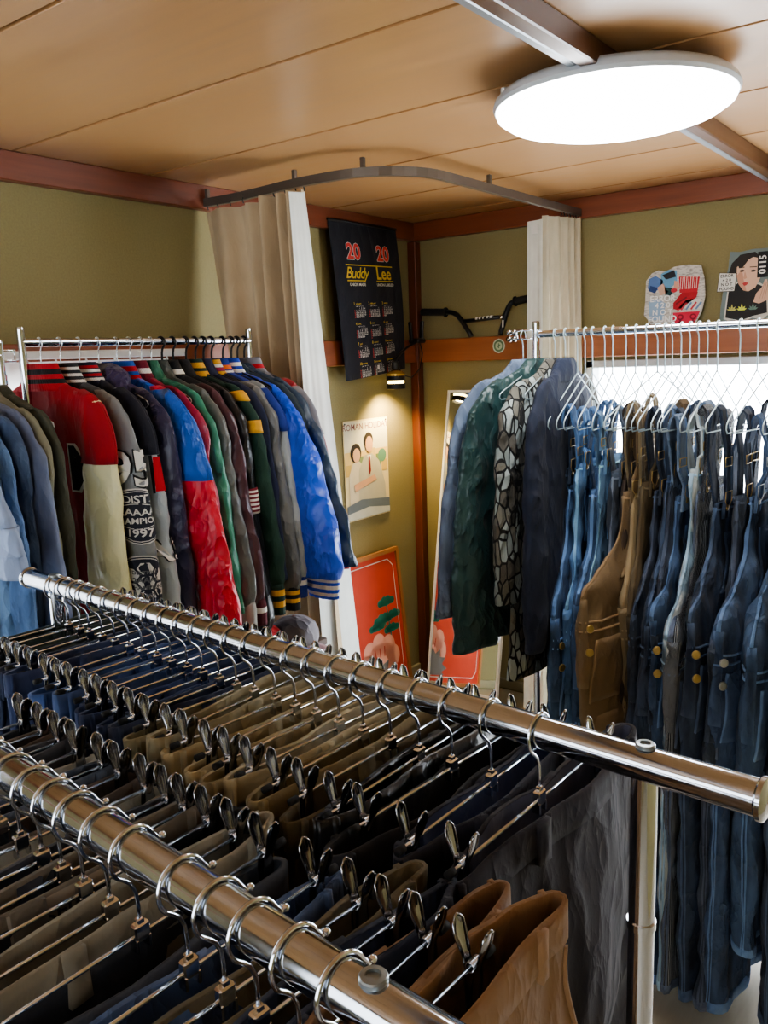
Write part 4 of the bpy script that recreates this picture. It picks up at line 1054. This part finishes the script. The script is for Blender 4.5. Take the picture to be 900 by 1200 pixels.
def trousers(label, loc, rz, mat, hx=.185, h=.018, seed=1, L=.94, band=None, loops=6, group=None, wave=.007, lining=None, elastic=False, name='trousers', pocket=True, cx=0.0, amp=.0045):
    t = thing(name, label, 'trousers', loc, rz, group)
    rows = [[0, cx, 0, hx, h], [-.038, cx, 0, hx * 1.0, h * 1.1], [-.15, cx, 0, hx * 1.06, h * 1.6], [-.28, cx, 0, hx * 1.08, h * 1.8], [-.34, cx, 0, hx * 1.0, h * 1.4]]
    B = Surf(rows, 34, 64, 2.5, amp * 1.3, (12, 16, 6), .0028, 8, seed, wave=wave)
    B.mesh((False, False), 'body', mat, t, .0022)
    for s in (-1, 1):
        rr = [[-.26, cx + s * hx * .5, 0, hx * .48, h * 1.5], [-.40, cx + s * hx * .5, 0, hx * .52, h * 1.6], [-.65, cx + s * hx * .47, 0, hx * .46, h * 1.5], [-L, cx + s * hx * .45, 0, hx * .42, h * 1.4]]
        Surf(rr, 20, 24, 2.3, .005, (12, 14, 5), .002, 4, seed + s, wave=wave).mesh((True, True), 'leg', mat, t)
    zr = B.rz
    if elastic: B.patch('elastic_waistband', band or mat, t, 0, 1, 0, zr(-.05), .005, 112, 4, lambda x, y: (x, y))
    else: B.patch('waistband', band or mat, t, 0, 1, 0, zr(-.036), .0028, 56, 3)
    if lining: 
        v = (B.P[:6] - B.N[:6] * .003); n = B.n
        vv = v.reshape(-1, 3).tolist(); ff = [(i * n + j, i * n + (j + 1) % n, (i + 1) * n + (j + 1) % n, (i + 1) * n + j) for i in range(5) for j in range(n)]
        link('waist_lining', vv, ff, lining, t, True, [(j / n, i / 5) for i in range(6) for j in range(n)])
    for k in range(loops):
        a = (k + .35 + .1 * math.sin(seed + k)) / loops
        B.patch('belt_loop', mat, t, a - .008, a + .008, 0, zr(-.046), .0065, 2, 5, None, .25)
    if pocket:
        for a in (.17, .67): B.patch('pocket_welt', mat, t, a - .045, a + .045, zr(-.095), zr(-.108), .0035, 6, 2)
        for a in (.04, .46): B.patch('side_pocket', mat, t, a - .008, a + .010, zr(-.045), zr(-.19), .003, 2, 8)
    return t, B

# ------------------------------------------------------------------ colours
def C(r, g, b, kind='wool'): return cloth(sc(r, g, b), kind)
BLK, WHT, RED, GLD, NVY = sc(22, 22, 24), sc(222, 220, 214), sc(176, 28, 40), sc(214, 160, 52), sc(30, 34, 58)
def rib(base, stripes):
    """stripes: [(start, end, colour)] along the knit from top to bottom"""
    st = [(0.0, base)]
    for a, b, c in stripes: st += [(a, c), (b, base)]
    return striped(st)

# ------------------------------------------------------------------ left rail: jackets
GJ, GS = 'jackets on the left rail', 'denim and cotton shirts on the nearer left rail'
def J(name, label, y, body, sleeve, z=BZ_L, rz=0.0, **k):
    return jacket(name, label, 'jacket', (XL, y, z), rz, body, sleeve, group=k.pop('group', GJ), **k)
cream = C(240, 236, 190, 'leather')
t, B, S = J('varsity_jacket', 'red wool varsity jacket with cream leather sleeves, nearest behind the rack post', -2.160, C(158, 22, 36), cream, near=(.205, -.74, .070), seed=1, collar=rib(RED, [(.2, .38, BLK), (.55, .72, BLK)]), cuff=rib(RED, [(.3, .45, BLK)]), hem=rib(RED, [(.3, .5, BLK)]))
def letter(B, txt, size, a, z, inner, outer, parent, bold=.01, rot=0.0, off=.004, name='chest_letter'):
    r = B.rz(z)
    B.decal(name, outer, parent, *text2d(txt, size, bold + .035), a, r, off, rot)
    B.decal(name, inner, parent, *text2d(txt, size, bold), a, r, off + .0025, rot)
S[1].patch('shoulder_panel', C(158, 22, 36), t, 0, 1, .0, .27, .0026, 36, 8)
letter(B, 'M', .15, .885, -.30, plain('felt_black', BLK, .9), plain('felt_white', WHT, .9), t)
t, B, S = J('varsity_jacket', 'charcoal grey varsity jacket with number 95 and round championship sleeve patches', -2.108, C(70, 74, 78), C(124, 128, 130, 'leather'), near=(.245, -.72, .076), seed=2, collar=rib(sc(40, 42, 46), [(.15, .26, WHT), (.38, .49, WHT), (.62, .73, WHT)]), cuff=rib(BLK, [(.3, .5, WHT)]), hem=rib(BLK, []))
Q = S[1]; PT = plain('patch_navy', sc(34, 38, 52), .8); PW = plain('patch_white', sc(212, 210, 204), .8)
letter(Q, '95', .112, .915, -.300, PW, plain('felt_black', BLK, .9), t, .025, 0, .0045, 'sleeve_number')
def patch_round(z, fn, rad=.066):
    r = Q.rz(z); a = .91
    for rr, m, o_ in ((rad, PW, .005), (rad * .95, PT, .0058), (rad * .91, PW, .0066), (rad * .88, PT, .0074)):
        Q.decal('sleeve_patch', m, t, *disc2d(rr, 28), a, r, o_)
    fn(r, a)
def basket(r, a):
    for txt, y, s in (('DIST.', .040, .025), ('2AAAA', .009, .024), ('CHAMPIONS', -.012, .019), ('1997', -.040, .025)):
        Q.decal('lettering', PW, t, *shift(text2d(txt, s, .02), 0, y), a, r, .0092)
    for sg in (-1, 1):
        Q.decal('patch_seam', PW, t, *merge2d([bar2(-.056 + .014 * k, sg * (.030 - .0016 * (k - 4) ** 2 * .8), -.042 + .014 * k, sg * (.030 - .0016 * (k - 3) ** 2 * .8), .0018) for k in range(8)]), a, r, .0084)
patch_round(-.405, basket)
def soccer(r, a):
    its = [ell(.034 * math.cos(2 * PI * k / 6 + .5), .034 * math.sin(2 * PI * k / 6 + .5), .0165, .0165, 6) for k in range(6)] + [ell(0, 0, .0165, .0165, 6)]
    Q.decal('patch_panel', PW, t, *merge2d(its), a, r, .0084)
    for txt, y, s in (('DISTRICT', .024, .012), ('2AAAA', .006, .016), ('CHAMPIONS', -.011, .013), ('1997', -.030, .013)):
        Q.decal('lettering', plain('patch_grey', sc(96, 98, 100), .8), t, *shift(text2d(txt, s, .03), 0, y), a, r, .0096)
patch_round(-.560, soccer)
t, B, S = J('varsity_jacket', 'navy varsity jacket with pale grey leather sleeves and red and white striped collar', -2.055, C(28, 30, 44), C(168, 178, 184, 'leather'), near=(.255, -.72, .070), seed=3, collar=rib(NVY, [(.12, .22, RED), (.26, .36, WHT), (.42, .52, RED), (.58, .68, WHT)]), cuff=rib(NVY, [(.3, .5, WHT)]), hem=rib(NVY, []))
S[1].patch('shoulder_panel', C(28, 30, 44), t, 0, 1, .0, .26, .0026, 36, 8)
letter(S[1], '1', .12, .965, -.32, plain('felt_red', RED, .9), plain('felt_black', BLK, .9), t, .0, 0, .004, 'sleeve_number')
letter(S[1], 'A3', .07, .965, -.50, PW, plain('felt_black', BLK, .9), t, .02, 0, .004, 'sleeve_letter')
J('hooded_jacket', 'dark purple hooded satin jacket between the grey-sleeved and the red-sleeved jackets', -2.000, C(56, 48, 88, 'satin'), C(48, 46, 78, 'satin'), near=(.250, -.75, .068), seed=4, hood=True)
t, B, S = J('nylon_jacket', 'red nylon jacket with bright blue shoulders on the left rail', -1.945, C(30, 96, 196, 'satin'), C(206, 32, 58, 'satin'), near=(.325, -.74, .085), seed=5, collar=rib(sc(30, 80, 170), [(.2, .4, RED), (.55, .7, RED)]), cuff=rib(RED, [(.4, .6, NVY)]), hem=rib(RED, []), sleeve_h=.032)
S[1].patch('shoulder_panel', C(30, 96, 196, 'satin'), t, 0, 1, .02, .37, .003, 32, 8)
J('nylon_jacket', 'crimson quilted jacket showing only its shoulder behind the blue and red one', -1.905, C(150, 30, 62, 'quilt'), C(160, 34, 70, 'quilt'), near=(.265, -.68, .066), seed=6, collar=rib(sc(110, 22, 44), [(.3, .5, WHT)]))
J('nylon_jacket', 'bright green nylon jacket with quilted sleeve on the left rail', -1.868, C(42, 108, 86, 'quilt'), C(52, 128, 104, 'quilt'), near=(.275, -.70, .066), seed=7)
J('nylon_jacket', 'dark grey-green shell jacket tucked behind the bright green jacket', -1.835, C(66, 72, 70, 'quilt'), C(92, 96, 94, 'leather'), near=(.300, -.69, .056), seed=8, cuff=rib(sc(150, 150, 146), []))
J('varsity_jacket', 'black wool varsity jacket with glossy burgundy leather sleeves', -1.800, C(24, 23, 26), C(74, 42, 52, 'leather'), near=(.300, -.69, .060), seed=9, collar=rib(BLK, [(.4, .6, WHT)]), cuff=rib(sc(80, 20, 34), [(.3, .5, WHT)]), hem=rib(BLK, []))
t, B, S = J('varsity_jacket', 'black jacket with a white and burgundy striped band on its sleeve', -1.762, C(22, 22, 25), C(26, 26, 30, 'leather'), near=(.275, -.78, .060), seed=10, cuff=rib(BLK, []))
S[1].patch('striped_sleeve_band', striped([(k / 12, (sc(120, 26, 44), WHT)[k % 2]) for k in range(12)]), t, .66, 1.14, .42, .52, .0035, 16, 4)
t, B, S = J('varsity_jacket', 'dark green wool varsity jacket with gold striped shoulders and cuffs', -1.716, C(24, 52, 42), C(26, 58, 46), near=(.285, -.67, .064), seed=11, collar=rib(sc(24, 52, 42), [(.15, .38, GLD), (.52, .75, GLD)]), cuff=rib(sc(24, 52, 42), [(.18, .38, GLD), (.54, .74, GLD)]), hem=rib(sc(24, 52, 42), [(.3, .5, GLD)]), cuffl=.075)
for a, b in ((.055, .10), (.19, .25)): S[1].patch('shoulder_stripe', C(214, 160, 52), t, .55, 1.2, a, b, .0035, 20, 3)
J('wool_jacket', 'plain navy wool jacket behind the green and gold varsity jacket', -1.682, C(26, 32, 60), C(30, 38, 66), near=(.255, -.66, .06), seed=12)
t, B, S = J('varsity_jacket', 'black varsity jacket with grey leather sleeves and multicolour striped collar', -1.652, C(32, 33, 40), C(104, 106, 106, 'leather'), near=(.285, -.69, .056), seed=13, collar=rib(NVY, [(.06, .22, GLD), (.24, .38, WHT), (.40, .54, sc(150, 30, 70)), (.56, .70, GLD), (.74, .86, sc(226, 110, 50))]), cuff=rib(BLK, [(.2, .36, GLD), (.52, .68, GLD)]), hem=rib(BLK, []))
t, B, S = J('varsity_jacket', 'royal blue wool varsity jacket with light grey sleeves and orange collar stripe', -1.622, C(34, 56, 140), C(150, 156, 158, 'leather'), near=(.285, -.66, .06), seed=14, collar=rib(sc(34, 56, 140), [(.3, .5, sc(226, 110, 50)), (.55, .63, WHT)]), cuff=rib(sc(34, 56, 140), [(.3, .5, WHT)]))
S[1].patch('shoulder_panel', C(34, 56, 140), t, .5, 1.2, .05, .26, .0032, 20, 6)
J('satin_jacket', 'shiny royal blue satin baseball jacket with puffed sleeve and striped cuff', -1.578, C(34, 76, 196, 'satin'), C(40, 88, 216, 'satin'), near=(.345, -.665, .098), seed=15, collar=rib(sc(34, 62, 170), [(.2, .36, WHT), (.5, .66, WHT)]), cuff=rib(sc(40, 78, 200), [(.14, .32, WHT), (.44, .60, WHT), (.74, .88, WHT)]), hem=rib(sc(40, 78, 200), [(.3, .5, WHT)]), sleeve_h=.046, amp=.007)
J('work_jacket', 'dark teal work jacket just behind the shiny blue satin jacket', -1.545, C(44, 58, 66, 'cotton'), C(48, 62, 70, 'cotton'), near=(.315, -.68, .062), seed=16, shirt=True)
J('quilted_jacket', 'navy quilted jacket second from the curtain end of the rail', -1.520, C(44, 62, 82, 'quilt'), C(46, 66, 88, 'quilt'), near=(.375, -.64, .070), seed=17, shirt=True)
t, B, S = J('track_jacket', 'grey and red jacket last on the rail, against the curtain', -1.492, C(120, 120, 128, 'cotton'), C(160, 32, 44, 'satin'), near=(.33, -.66, .06), seed=18, collar=rib(sc(120, 120, 128), [(.3, .5, RED)]))
S[1].patch('shoulder_panel', C(128, 128, 136, 'cotton'), t, .5, 1.2, .05, .30, .003, 20, 6)

# nearer rail: shirts and denim
def Sh(name, label, y, col, kind, **k): return J(name, label, y, C(*col, kind), C(*col, kind), z=BZ_L - .03, group=GS, shirt=True, **k)
Sh('cotton_shirt', 'dark olive overshirt right beside the red varsity jacket', -2.285, (62, 64, 52), 'canvas', near=(.185, -.72, .056), seed=21)
Sh('cotton_shirt', 'pale khaki-olive shirt second from the rack post on the nearer rail', -2.315, (122, 122, 104), 'canvas', near=(.190, -.74, .056), seed=22)
Sh('denim_shirt', 'grey-blue chambray shirt with open cuff on the nearer rail', -2.338, (104, 116, 144), 'cotton', near=(.250, -.70, .066), seed=23)
Sh('denim_jacket', 'dark blue denim jacket hidden between two lighter denim shirts', -2.372, (46, 62, 90), 'denim', near=(.190, -.72, .07), seed=24)
Sh('denim_jacket', 'mid-blue denim jacket with pale side seam on the nearer rail', -2.410, (66, 94, 134), 'denim', near=(.245, -.80, .070), seed=25)
Sh('denim_shirt', 'faded light denim shirt hanging in front of the mid-blue jacket', -2.432, (84, 112, 146), 'denim', near=(.195, -.74, .066), seed=26)
t, B, S = Sh('cotton_shirt', 'pale blue-grey short-sleeved shirt at the left edge, nearest the camera', -2.472, (138, 154, 182), 'cotton', near=(.315, -.43, .092), seed=27)

# clothes and caps on the shelf end below the jackets
def cap(label, loc, rz, col, col2):
    t = thing('baseball_cap', label, 'cap', loc, rz, None); t.scale = (.78, .78, .70)
    prof = [(.088, 0), (.094, .02), (.093, .05), (.082, .082), (.055, .105), (.02, .116), (.0001, .117)]
    G().lathe(prof, (0, 0, 0), 36).build('crown', C(*col, 'canvas'), t, True)
    v, f = [], []
    for i in range(7):
        for j in range(17):
            an = -PI / 2.6 + 2 * PI / 2.6 * j / 16; r = .088 + .075 * i / 6 * math.cos(an * .95) ** .5
            v.append((r * math.cos(an), r * math.sin(an), .006 - .10 * (r * math.sin(an)) ** 2 * 12 * .1 - .012 * (i / 6)))
    for i in range(6):
        for j in range(16): f.append((i * 17 + j, i * 17 + j + 1, i * 17 + 18 + j, i * 17 + 17 + j))
    o = link('brim', v, f, C(*col2, 'canvas'), t); md = o.modifiers.new('thickness', 'SOLIDIFY'); md.thickness = .003
    G().lathe([(.008, 0), (.006, .004), (.0001, .005)], (0, 0, .116), 12).build('top_button', C(*col2, 'canvas'), t, True)
    return t
SB = thing('storage_shelf', 'low dark wooden shelf under the jackets holding two caps', 'shelf', (.53, -1.62, 0))
M_shelf = wood_mat('shelf_wood', sc(62, 44, 32), sc(88, 62, 44), (3, 30, 30), .5, .1)
G().box((0, 0, .705), (.28, .30, .022), None, .003).build('top_board', M_shelf, SB)
G().box((0, 0, .35), (.26, .28, .018), None, .002).build('lower_board', M_shelf, SB)
for sx_ in (-.12, .12):
    for sy_ in (-.13, .13): G().box((sx_, sy_, .257), (.028, .028, .874), None, .002).build('leg', M_shelf, SB)
cap('red cap on the low shelf under the striped cuffs', (.575, -1.665, .717), -1.2, (186, 26, 34), (150, 20, 30))
cap('grey cap with faded brim on the low shelf beside the curtain', (.615, -1.555, .717), -.9, (118, 114, 120), (140, 110, 112))

# hangers on the left rails
used = [False]; protoW = make_wire_hanger(.0135, .0098, .078, .205, .075, .0015, M_wire, side=1, name='wire_hanger')
ysA = [(-2.160, 'the red and cream varsity jacket'), (-2.108, 'the charcoal varsity jacket numbered 95'), (-2.055, 'the pale grey sleeved navy jacket'), (-2.000, 'the dark purple hooded jacket'), (-1.945, 'the blue and red nylon jacket'), (-1.905, 'the crimson quilted jacket'), (-1.868, 'the bright green nylon jacket'), (-1.835, 'the dark grey-green shell jacket')]
for y, s in ysA: place(protoW, used, (XL, y, BZ_L), rng.uniform(-.08, .08), 'silver wire hanger carrying ' + s, 'wire hangers on the left rail')
ysC = [(-2.285, 'the dark olive overshirt'), (-2.315, 'the pale khaki-olive shirt'), (-2.338, 'the grey-blue chambray shirt'), (-2.372, 'the dark blue denim jacket'), (-2.410, 'the mid-blue denim jacket'), (-2.432, 'the faded light denim shirt'), (-2.472, 'the pale blue short-sleeved shirt')]
for y, s in ysC: place(protoW, used, (XL, y, BZ_L - .03), rng.uniform(-.08, .08), 'silver wire hanger carrying ' + s, 'wire hangers on the left rail')
used = [False]; protoB = make_wire_hanger(.0150, .0098, .070, .205, .07, .0030, M_black, side=1, name='plastic_hanger')
ysB = [(-1.800, 'the burgundy-sleeved black jacket'), (-1.762, 'the black jacket with the striped sleeve band'), (-1.716, 'the green and gold varsity jacket'), (-1.682, 'the plain navy wool jacket'), (-1.652, 'the grey-sleeved black varsity jacket'), (-1.622, 'the royal blue wool varsity jacket'), (-1.578, 'the shiny blue satin jacket'), (-1.545, 'the dark teal work jacket'), (-1.520, 'the navy quilted jacket'), (-1.492, 'the grey and red jacket by the curtain')]
for y, s in ysB: place(protoB, used, (XL, y, BZ_L), rng.uniform(-.1, .1), 'black plastic hanger carrying ' + s, 'black plastic hangers on the left rail')

# ------------------------------------------------------------------ right rail: work jackets then dungarees
R0 = -PI / 2; D = math.radians
GR = 'work jackets at the corner end of the denim rail'
def JR(name, label, x, body, yaw, **k): return jacket(name, label, 'jacket', (x, YR, BZ_R), R0 + D(yaw), body, body, group=GR, shirt=True, **k)
JR('denim_jacket', 'faded grey-blue denim jacket hung on the end bracket of the denim rail', 1.172, C(82, 94, 114, 'denim'), -10, near=(.30, -.74, .072), L=.76, seed=31, h=.03)
JR('work_shirt', 'dark bottle-green crinkled work shirt, second at the corner end of the denim rail', 1.219, C(40, 70, 70, 'satin'), -12, near=(.26, -.84, .098), L=.82, seed=32, h=.034, amp=.007)
JR('camouflage_shirt', 'black and grey tree-bark camouflage shirt between green and navy jackets', 1.270, C(120, 120, 116, 'camo'), -3, near=(.215, -.70, .085), L=.92, seed=33, h=.03)
JR('work_jacket', 'deep navy crinkled cotton jacket beside the camouflage shirt', 1.300, C(34, 42, 62, 'cotton'), 8, near=(.215, -.82, .085), L=.80, seed=34, h=.034)
GD = 'dungarees on the right rail'
DN = {'dark': (25, 35, 54), 'mid': (52, 76, 110), 'light': (92, 124, 160), 'navy': (24, 29, 42), 'blue': (40, 58, 86)}
def DG(label, x, col, kind='denim', yaw=0, **k):
    if kind in ('denim', 'acid', 'hickory') and 'edge' not in k: k['edge'] = C(*[min(255, int(c * 1.35 + 22)) for c in col], 'denim')
    elif 'edge' not in k: k['edge'] = C(*[min(255, int(c * 1.12 + 6)) for c in col], kind)
    return dungarees(label, (x, YR, BZ_R - .001), R0 + D(yaw), C(*col, kind), group=GD, **k)
DG('dark indigo dungarees nearest the navy work jacket', 1.335, DN['dark'], yaw=6, seed=41, zb=.36, waist=.80, wid=.19)
DG('mid-blue denim dungarees with brass side buttons, second from the work jackets', 1.357, DN['mid'], yaw=4, seed=42, zb=.40, waist=.80, wid=.225, buttons=True, strap=C(70, 102, 144, 'denim'))
DG('light blue denim dungarees third from the work jackets', 1.378, (72, 104, 144), yaw=5, seed=43, zb=.34, waist=.78, wid=.20)
DG('washed blue denim dungarees with thick straps, fourth from the work jackets', 1.412, DN['mid'], yaw=7, seed=44, zb=.41, waist=.76, wid=.21)
DG('pale faded denim dungarees fifth from the work jackets', 1.434, (88, 118, 150), yaw=6, seed=45, zb=.33, waist=.78, wid=.20)
DG('grey-black denim dungarees just before the brown pairs', 1.470, (52, 58, 68), yaw=8, seed=46, zb=.36, waist=.80, wid=.19)
DG('dark chocolate brown canvas dungarees behind the big tan pair', 1.496, (58, 46, 38), 'canvas', yaw=8, seed=47, zb=.36, waist=.76, wid=.17)
DG('light stone canvas dungarees squeezed behind the big tan pair', 1.524, (132, 116, 88), 'canvas', yaw=6, seed=48, zb=.40, waist=.76, wid=.17, hz=.18)
DG('large tan brown canvas dungarees with brass buttons turned towards the aisle', 1.553, (118, 98, 72), 'canvas', yaw=-16, seed=49, zb=.405, waist=.72, wid=.29, h=.032, hem=1.62, buttons=True, bibw=.125)
DG('olive brown canvas dungarees directly beyond the large tan pair', 1.572, (82, 70, 50), 'canvas', yaw=-5, seed=50, zb=.38, waist=.78, wid=.17)
DG('navy denim dungarees first after the brown pairs', 1.590, DN['navy'], yaw=-1, seed=51, zb=.40, waist=.76, wid=.22)
DG('indigo dungarees with grey-blue straps, second after the brown pairs', 1.612, DN['dark'], yaw=3, seed=52, zb=.36, waist=.78, wid=.23, strap=C(84, 104, 134, 'denim'))
DG('dark denim dungarees with a high bib, third after the brown pairs', 1.634, DN['navy'], yaw=0, seed=53, zb=.32, waist=.80, wid=.23)
DG('washed denim dungarees with wide grey-blue strap beside the bleached pair', 1.655, DN['blue'], yaw=-5, seed=54, zb=.41, waist=.76, wid=.235, strap=C(92, 108, 132, 'denim'), strapw=.050, buttons=True)
DG('bleached pale dungarees with dark blotches on the legs', 1.676, (84, 102, 116), 'acid', yaw=1, seed=55, zb=.34, waist=.80, wid=.24, strap=C(168, 176, 176, 'denim'), strapw=.045)
DG('hickory striped dungarees with thin white pinstripes', 1.700, (40, 46, 60), 'hickory', yaw=-3, seed=56, zb=.38, waist=.80, wid=.245, strap=C(52, 52, 60, 'hickory'), strapw=.055)
DG('dark navy dungarees with brass side buttons, next after the pinstriped pair', 1.752, DN['dark'], yaw=-6, seed=57, zb=.42, waist=.745, wid=.255, h=.032, buttons=True)
DG('black-blue raw denim dungarees second after the pinstriped pair', 1.792, (26, 30, 40), yaw=-2, seed=58, zb=.40, waist=.80, wid=.25)
DG('mid-blue denim dungarees with silver side buttons near the right edge', 1.822, (42, 58, 84), yaw=-5, seed=59, zb=.40, waist=.755, wid=.255, h=.032, hardware=M_silver, buttons=True)
DG('blue dungarees with short turned-up pale hems at the right edge', 1.872, (44, 62, 86), yaw=-2, seed=60, zb=.42, waist=.78, wid=.255, h=.034, hem=1.50)
DG('dark indigo dungarees half cut off at the right edge', 1.925, (28, 36, 50), yaw=0, seed=61, zb=.42, waist=.78, wid=.25)
used = [False]; protoR = make_wire_hanger(.0150, .0105, .112, .20, .115, .0017, plain('blue_white_wire', sc(190, 208, 214), .35, .5), side=1, name='wire_hanger')
usedJ = [False]; protoRJ = make_wire_hanger(.0150, .0105, .082, .20, .075, .0017, plain('blue_white_wire', sc(190, 208, 214), .35, .5), side=1, name='wire_hanger')
GH = 'pale wire hangers on the right rail'
for x, s in ((1.172, 'the faded denim jacket on the end bracket'), (1.219, 'the bottle-green work shirt'), (1.270, 'the camouflage shirt'), (1.300, 'the navy cotton work jacket')):
    place(protoRJ, usedJ, (x, YR, BZ_R), R0 + rng.uniform(-.1, .1), 'pale wire hanger carrying ' + s, GH)
for o in [o for o in scn.objects if o.get('group') == GD]:
    lab = o['label'].split(' with ')[0].split(', ')[0]
    w = lab.split(' '); lab = ' '.join(w[:11])
    place(protoR, used, (o.location.x, YR, BZ_R), o.rotation_euler.z + rng.uniform(-.06, .06), 'pale wire hanger carrying the ' + lab, GH)

# ------------------------------------------------------------------ trousers on the double-bar rack
ORD = ['first', 'second', 'third', 'fourth', 'fifth', 'sixth', 'seventh', 'eighth', 'ninth', 'tenth', 'eleventh', 'twelfth', 'thirteenth', 'fourteenth', 'fifteenth', 'sixteenth', 'seventeenth', 'eighteenth', 'nineteenth', 'twentieth', 'twenty-first', 'twenty-second', 'twenty-third', 'twenty-fourth', 'twenty-fifth', 'twenty-sixth']
RZT = math.atan2(n1.y, n1.x)
usedC = [False]; protoC = make_clip_hanger()
def row(A, ks, specs, barname, grp, seed0):
    N = len(ks)
    for i, (k, sp) in enumerate(zip(ks, specs)):
        p = A + d1 * k; o_ = ORD[N - 1 - i]
        nm, desc, col, kind = sp[:4]; kw = sp[4] if len(sp) > 4 else {}
        yaw = rng.uniform(-.05, .05); kw = dict(kw)
        zt = kw.pop('dz', rng.uniform(-.014, .010)); sl = kw.pop('slide', rng.uniform(-.012, .012))
        kw.setdefault('hx', .178 + rng.uniform(-.01, .012)); kw.setdefault('h', .017 + rng.uniform(-.003, .005)); kw.setdefault('wave', rng.uniform(.006, .011))
        t, B = trousers('%s, %s from near pole of the %s' % (desc, o_, barname), (p.x, p.y, p.z - .080 + zt), RZT + yaw, C(*col, kind), seed=seed0 + i, group='trousers on the %s' % barname, cx=sl, name=nm, **kw)
        if 'stamped' in desc:            # leather label on the waistband
            pl = B.patch('leather_label', plain('label_leather', sc(120, 108, 92), .6), t, .232, .300, .006, B.rz(-.040), .005, 12, 4)
            B.decal('lettering', plain('label_print', sc(52, 46, 40), .7), pl, *text2d('SELECT', .019, .012), .266, B.rz(-.020), .0062)
        place(protoC, usedC, (p.x, p.y, p.z), RZT + yaw, 'chrome clip hanger of the %s trousers from near pole, %s' % (o_, barname), 'clip hangers on the %s' % barname)
T_, P_ = 'trousers', 'cotton'
ks1 = [.098, .132, .172, .203, .245, .286, .330, .368, .410, .450, .491, .530, .570, .610, .650, .695, .735, .775, .818, .860, .905, .950, .998, 1.052, 1.113]
dk, kh = (34, 38, 43), (150, 138, 108)
sp1 = [(T_, 'black-green cotton trousers', (46, 56, 50), P_), (T_, 'dark olive trousers', (54, 62, 54), P_), (T_, 'black trousers', dk, P_), (T_, 'dark slate trousers', (46, 54, 66), P_), (T_, 'dark navy trousers', (40, 50, 74), P_),
       (T_, 'ink navy trousers', (42, 54, 86), P_), (T_, 'navy blue trousers', (50, 68, 110), P_), (T_, 'bright navy trousers', (56, 80, 128), P_), (T_, 'faded navy trousers', (60, 80, 120), P_), (T_, 'deep blue trousers', (48, 66, 108), P_), (T_, 'dark blue trousers', (44, 58, 92), P_), (T_, 'twilight blue trousers', (52, 68, 104), P_), (T_, 'dull navy trousers', (42, 52, 76), P_),
       (T_, 'olive khaki trousers', (134, 126, 98), P_), (T_, 'grey khaki trousers', (144, 136, 110), P_), (T_, 'pale khaki trousers', (168, 156, 124), P_), (T_, 'sand khaki trousers', (160, 146, 112), P_), (T_, 'tan khaki trousers', kh, P_), (T_, 'light stone trousers with pale lining', (158, 148, 120), P_, {'lining': C(196, 190, 170, 'cotton')}), (T_, 'olive tan trousers', (124, 112, 82), P_), (T_, 'dark olive tan trousers', (96, 86, 64), P_),
       (T_, 'black coated trousers', (30, 30, 31), 'leather'), (T_, 'black cotton trousers', (32, 32, 36), P_), (T_, 'blue-black trousers with blue lining', (38, 42, 58), P_, {'lining': C(84, 98, 136, 'cotton')}),
       (T_, 'faded plum-charcoal trousers', (36, 34, 44), 'wool', {'hx': .20, 'slide': -.03, 'h': .020, 'lining': C(96, 100, 120, 'wool'), 'dz': .0})]
row(B1a, ks1, sp1, 'rear chrome bar', None, 100)
ks2 = [.46, .51, .56, .61, .66, .705, .75, .794, .833, .872, .916, .962, 1.03, 1.075, 1.114, 1.157, 1.200]
sp2 = [(T_, 'black trousers', dk, P_), (T_, 'brown corduroy trousers', (78, 64, 52), P_), (T_, 'charcoal trousers', (54, 54, 58), P_), (T_, 'pale grey trousers', (146, 146, 138), P_), (T_, 'black denim jeans', (36, 38, 44), 'denim'), (T_, 'dark brown trousers', (70, 60, 52), P_), (T_, 'stone grey trousers with pale lining', (112, 106, 92), P_, {'lining': C(180, 178, 164, 'cotton')}),
       (T_, 'dark slate trousers', (46, 48, 54), P_), (T_, 'taupe trousers with stamped leather label', (98, 90, 78), P_, {'hx': .20, 'slide': .03, 'wave': .003, 'h': .019}), (T_, 'black work trousers', (34, 34, 38), P_), (T_, 'ecru trousers', (128, 122, 106), P_, {'hx': .185}), (T_, 'dark ribbed trousers with elastic waist', (44, 48, 56), P_, {'elastic': True, 'hx': .19, 'slide': .03, 'loops': 0, 'dz': -.014, 'h': .02, 'band': C(60, 66, 76, 'wool')}), (T_, 'mid-blue rolled jeans', (48, 62, 92), 'denim'),
       (T_, 'olive brown trousers', (92, 82, 60), P_, {'hx': .195, 'slide': -.03, 'lining': C(120, 108, 84, 'cotton')}), (T_, 'dark navy trousers with ribbed lining', (36, 42, 58), P_, {'hx': .195, 'slide': -.03, 'lining': striped([(k / 24, (sc(58, 66, 88), sc(34, 40, 56))[k % 2]) for k in range(24)], 0)}), (T_, 'tan brown canvas trousers', (112, 84, 58), 'canvas', {'hx': .205, 'slide': -.045, 'h': .020}), (T_, 'ginger brown canvas trousers', (120, 90, 60), 'canvas', {'hx': .21, 'slide': -.055, 'h': .022})]
row(B2a, ks2, sp2, 'front chrome bar', None, 200)
# ------------------------------------------------------------------ colour management
scn.view_settings.view_transform = 'AgX'
scn.view_settings.look = 'AgX - Medium High Contrast'
scn.view_settings.exposure = 0.18
scn.cycles.use_adaptive_sampling = False
scn.cycles.max_bounces = 8; scn.cycles.diffuse_bounces = 4; scn.cycles.glossy_bounces = 4; scn.cycles.transmission_bounces = 4
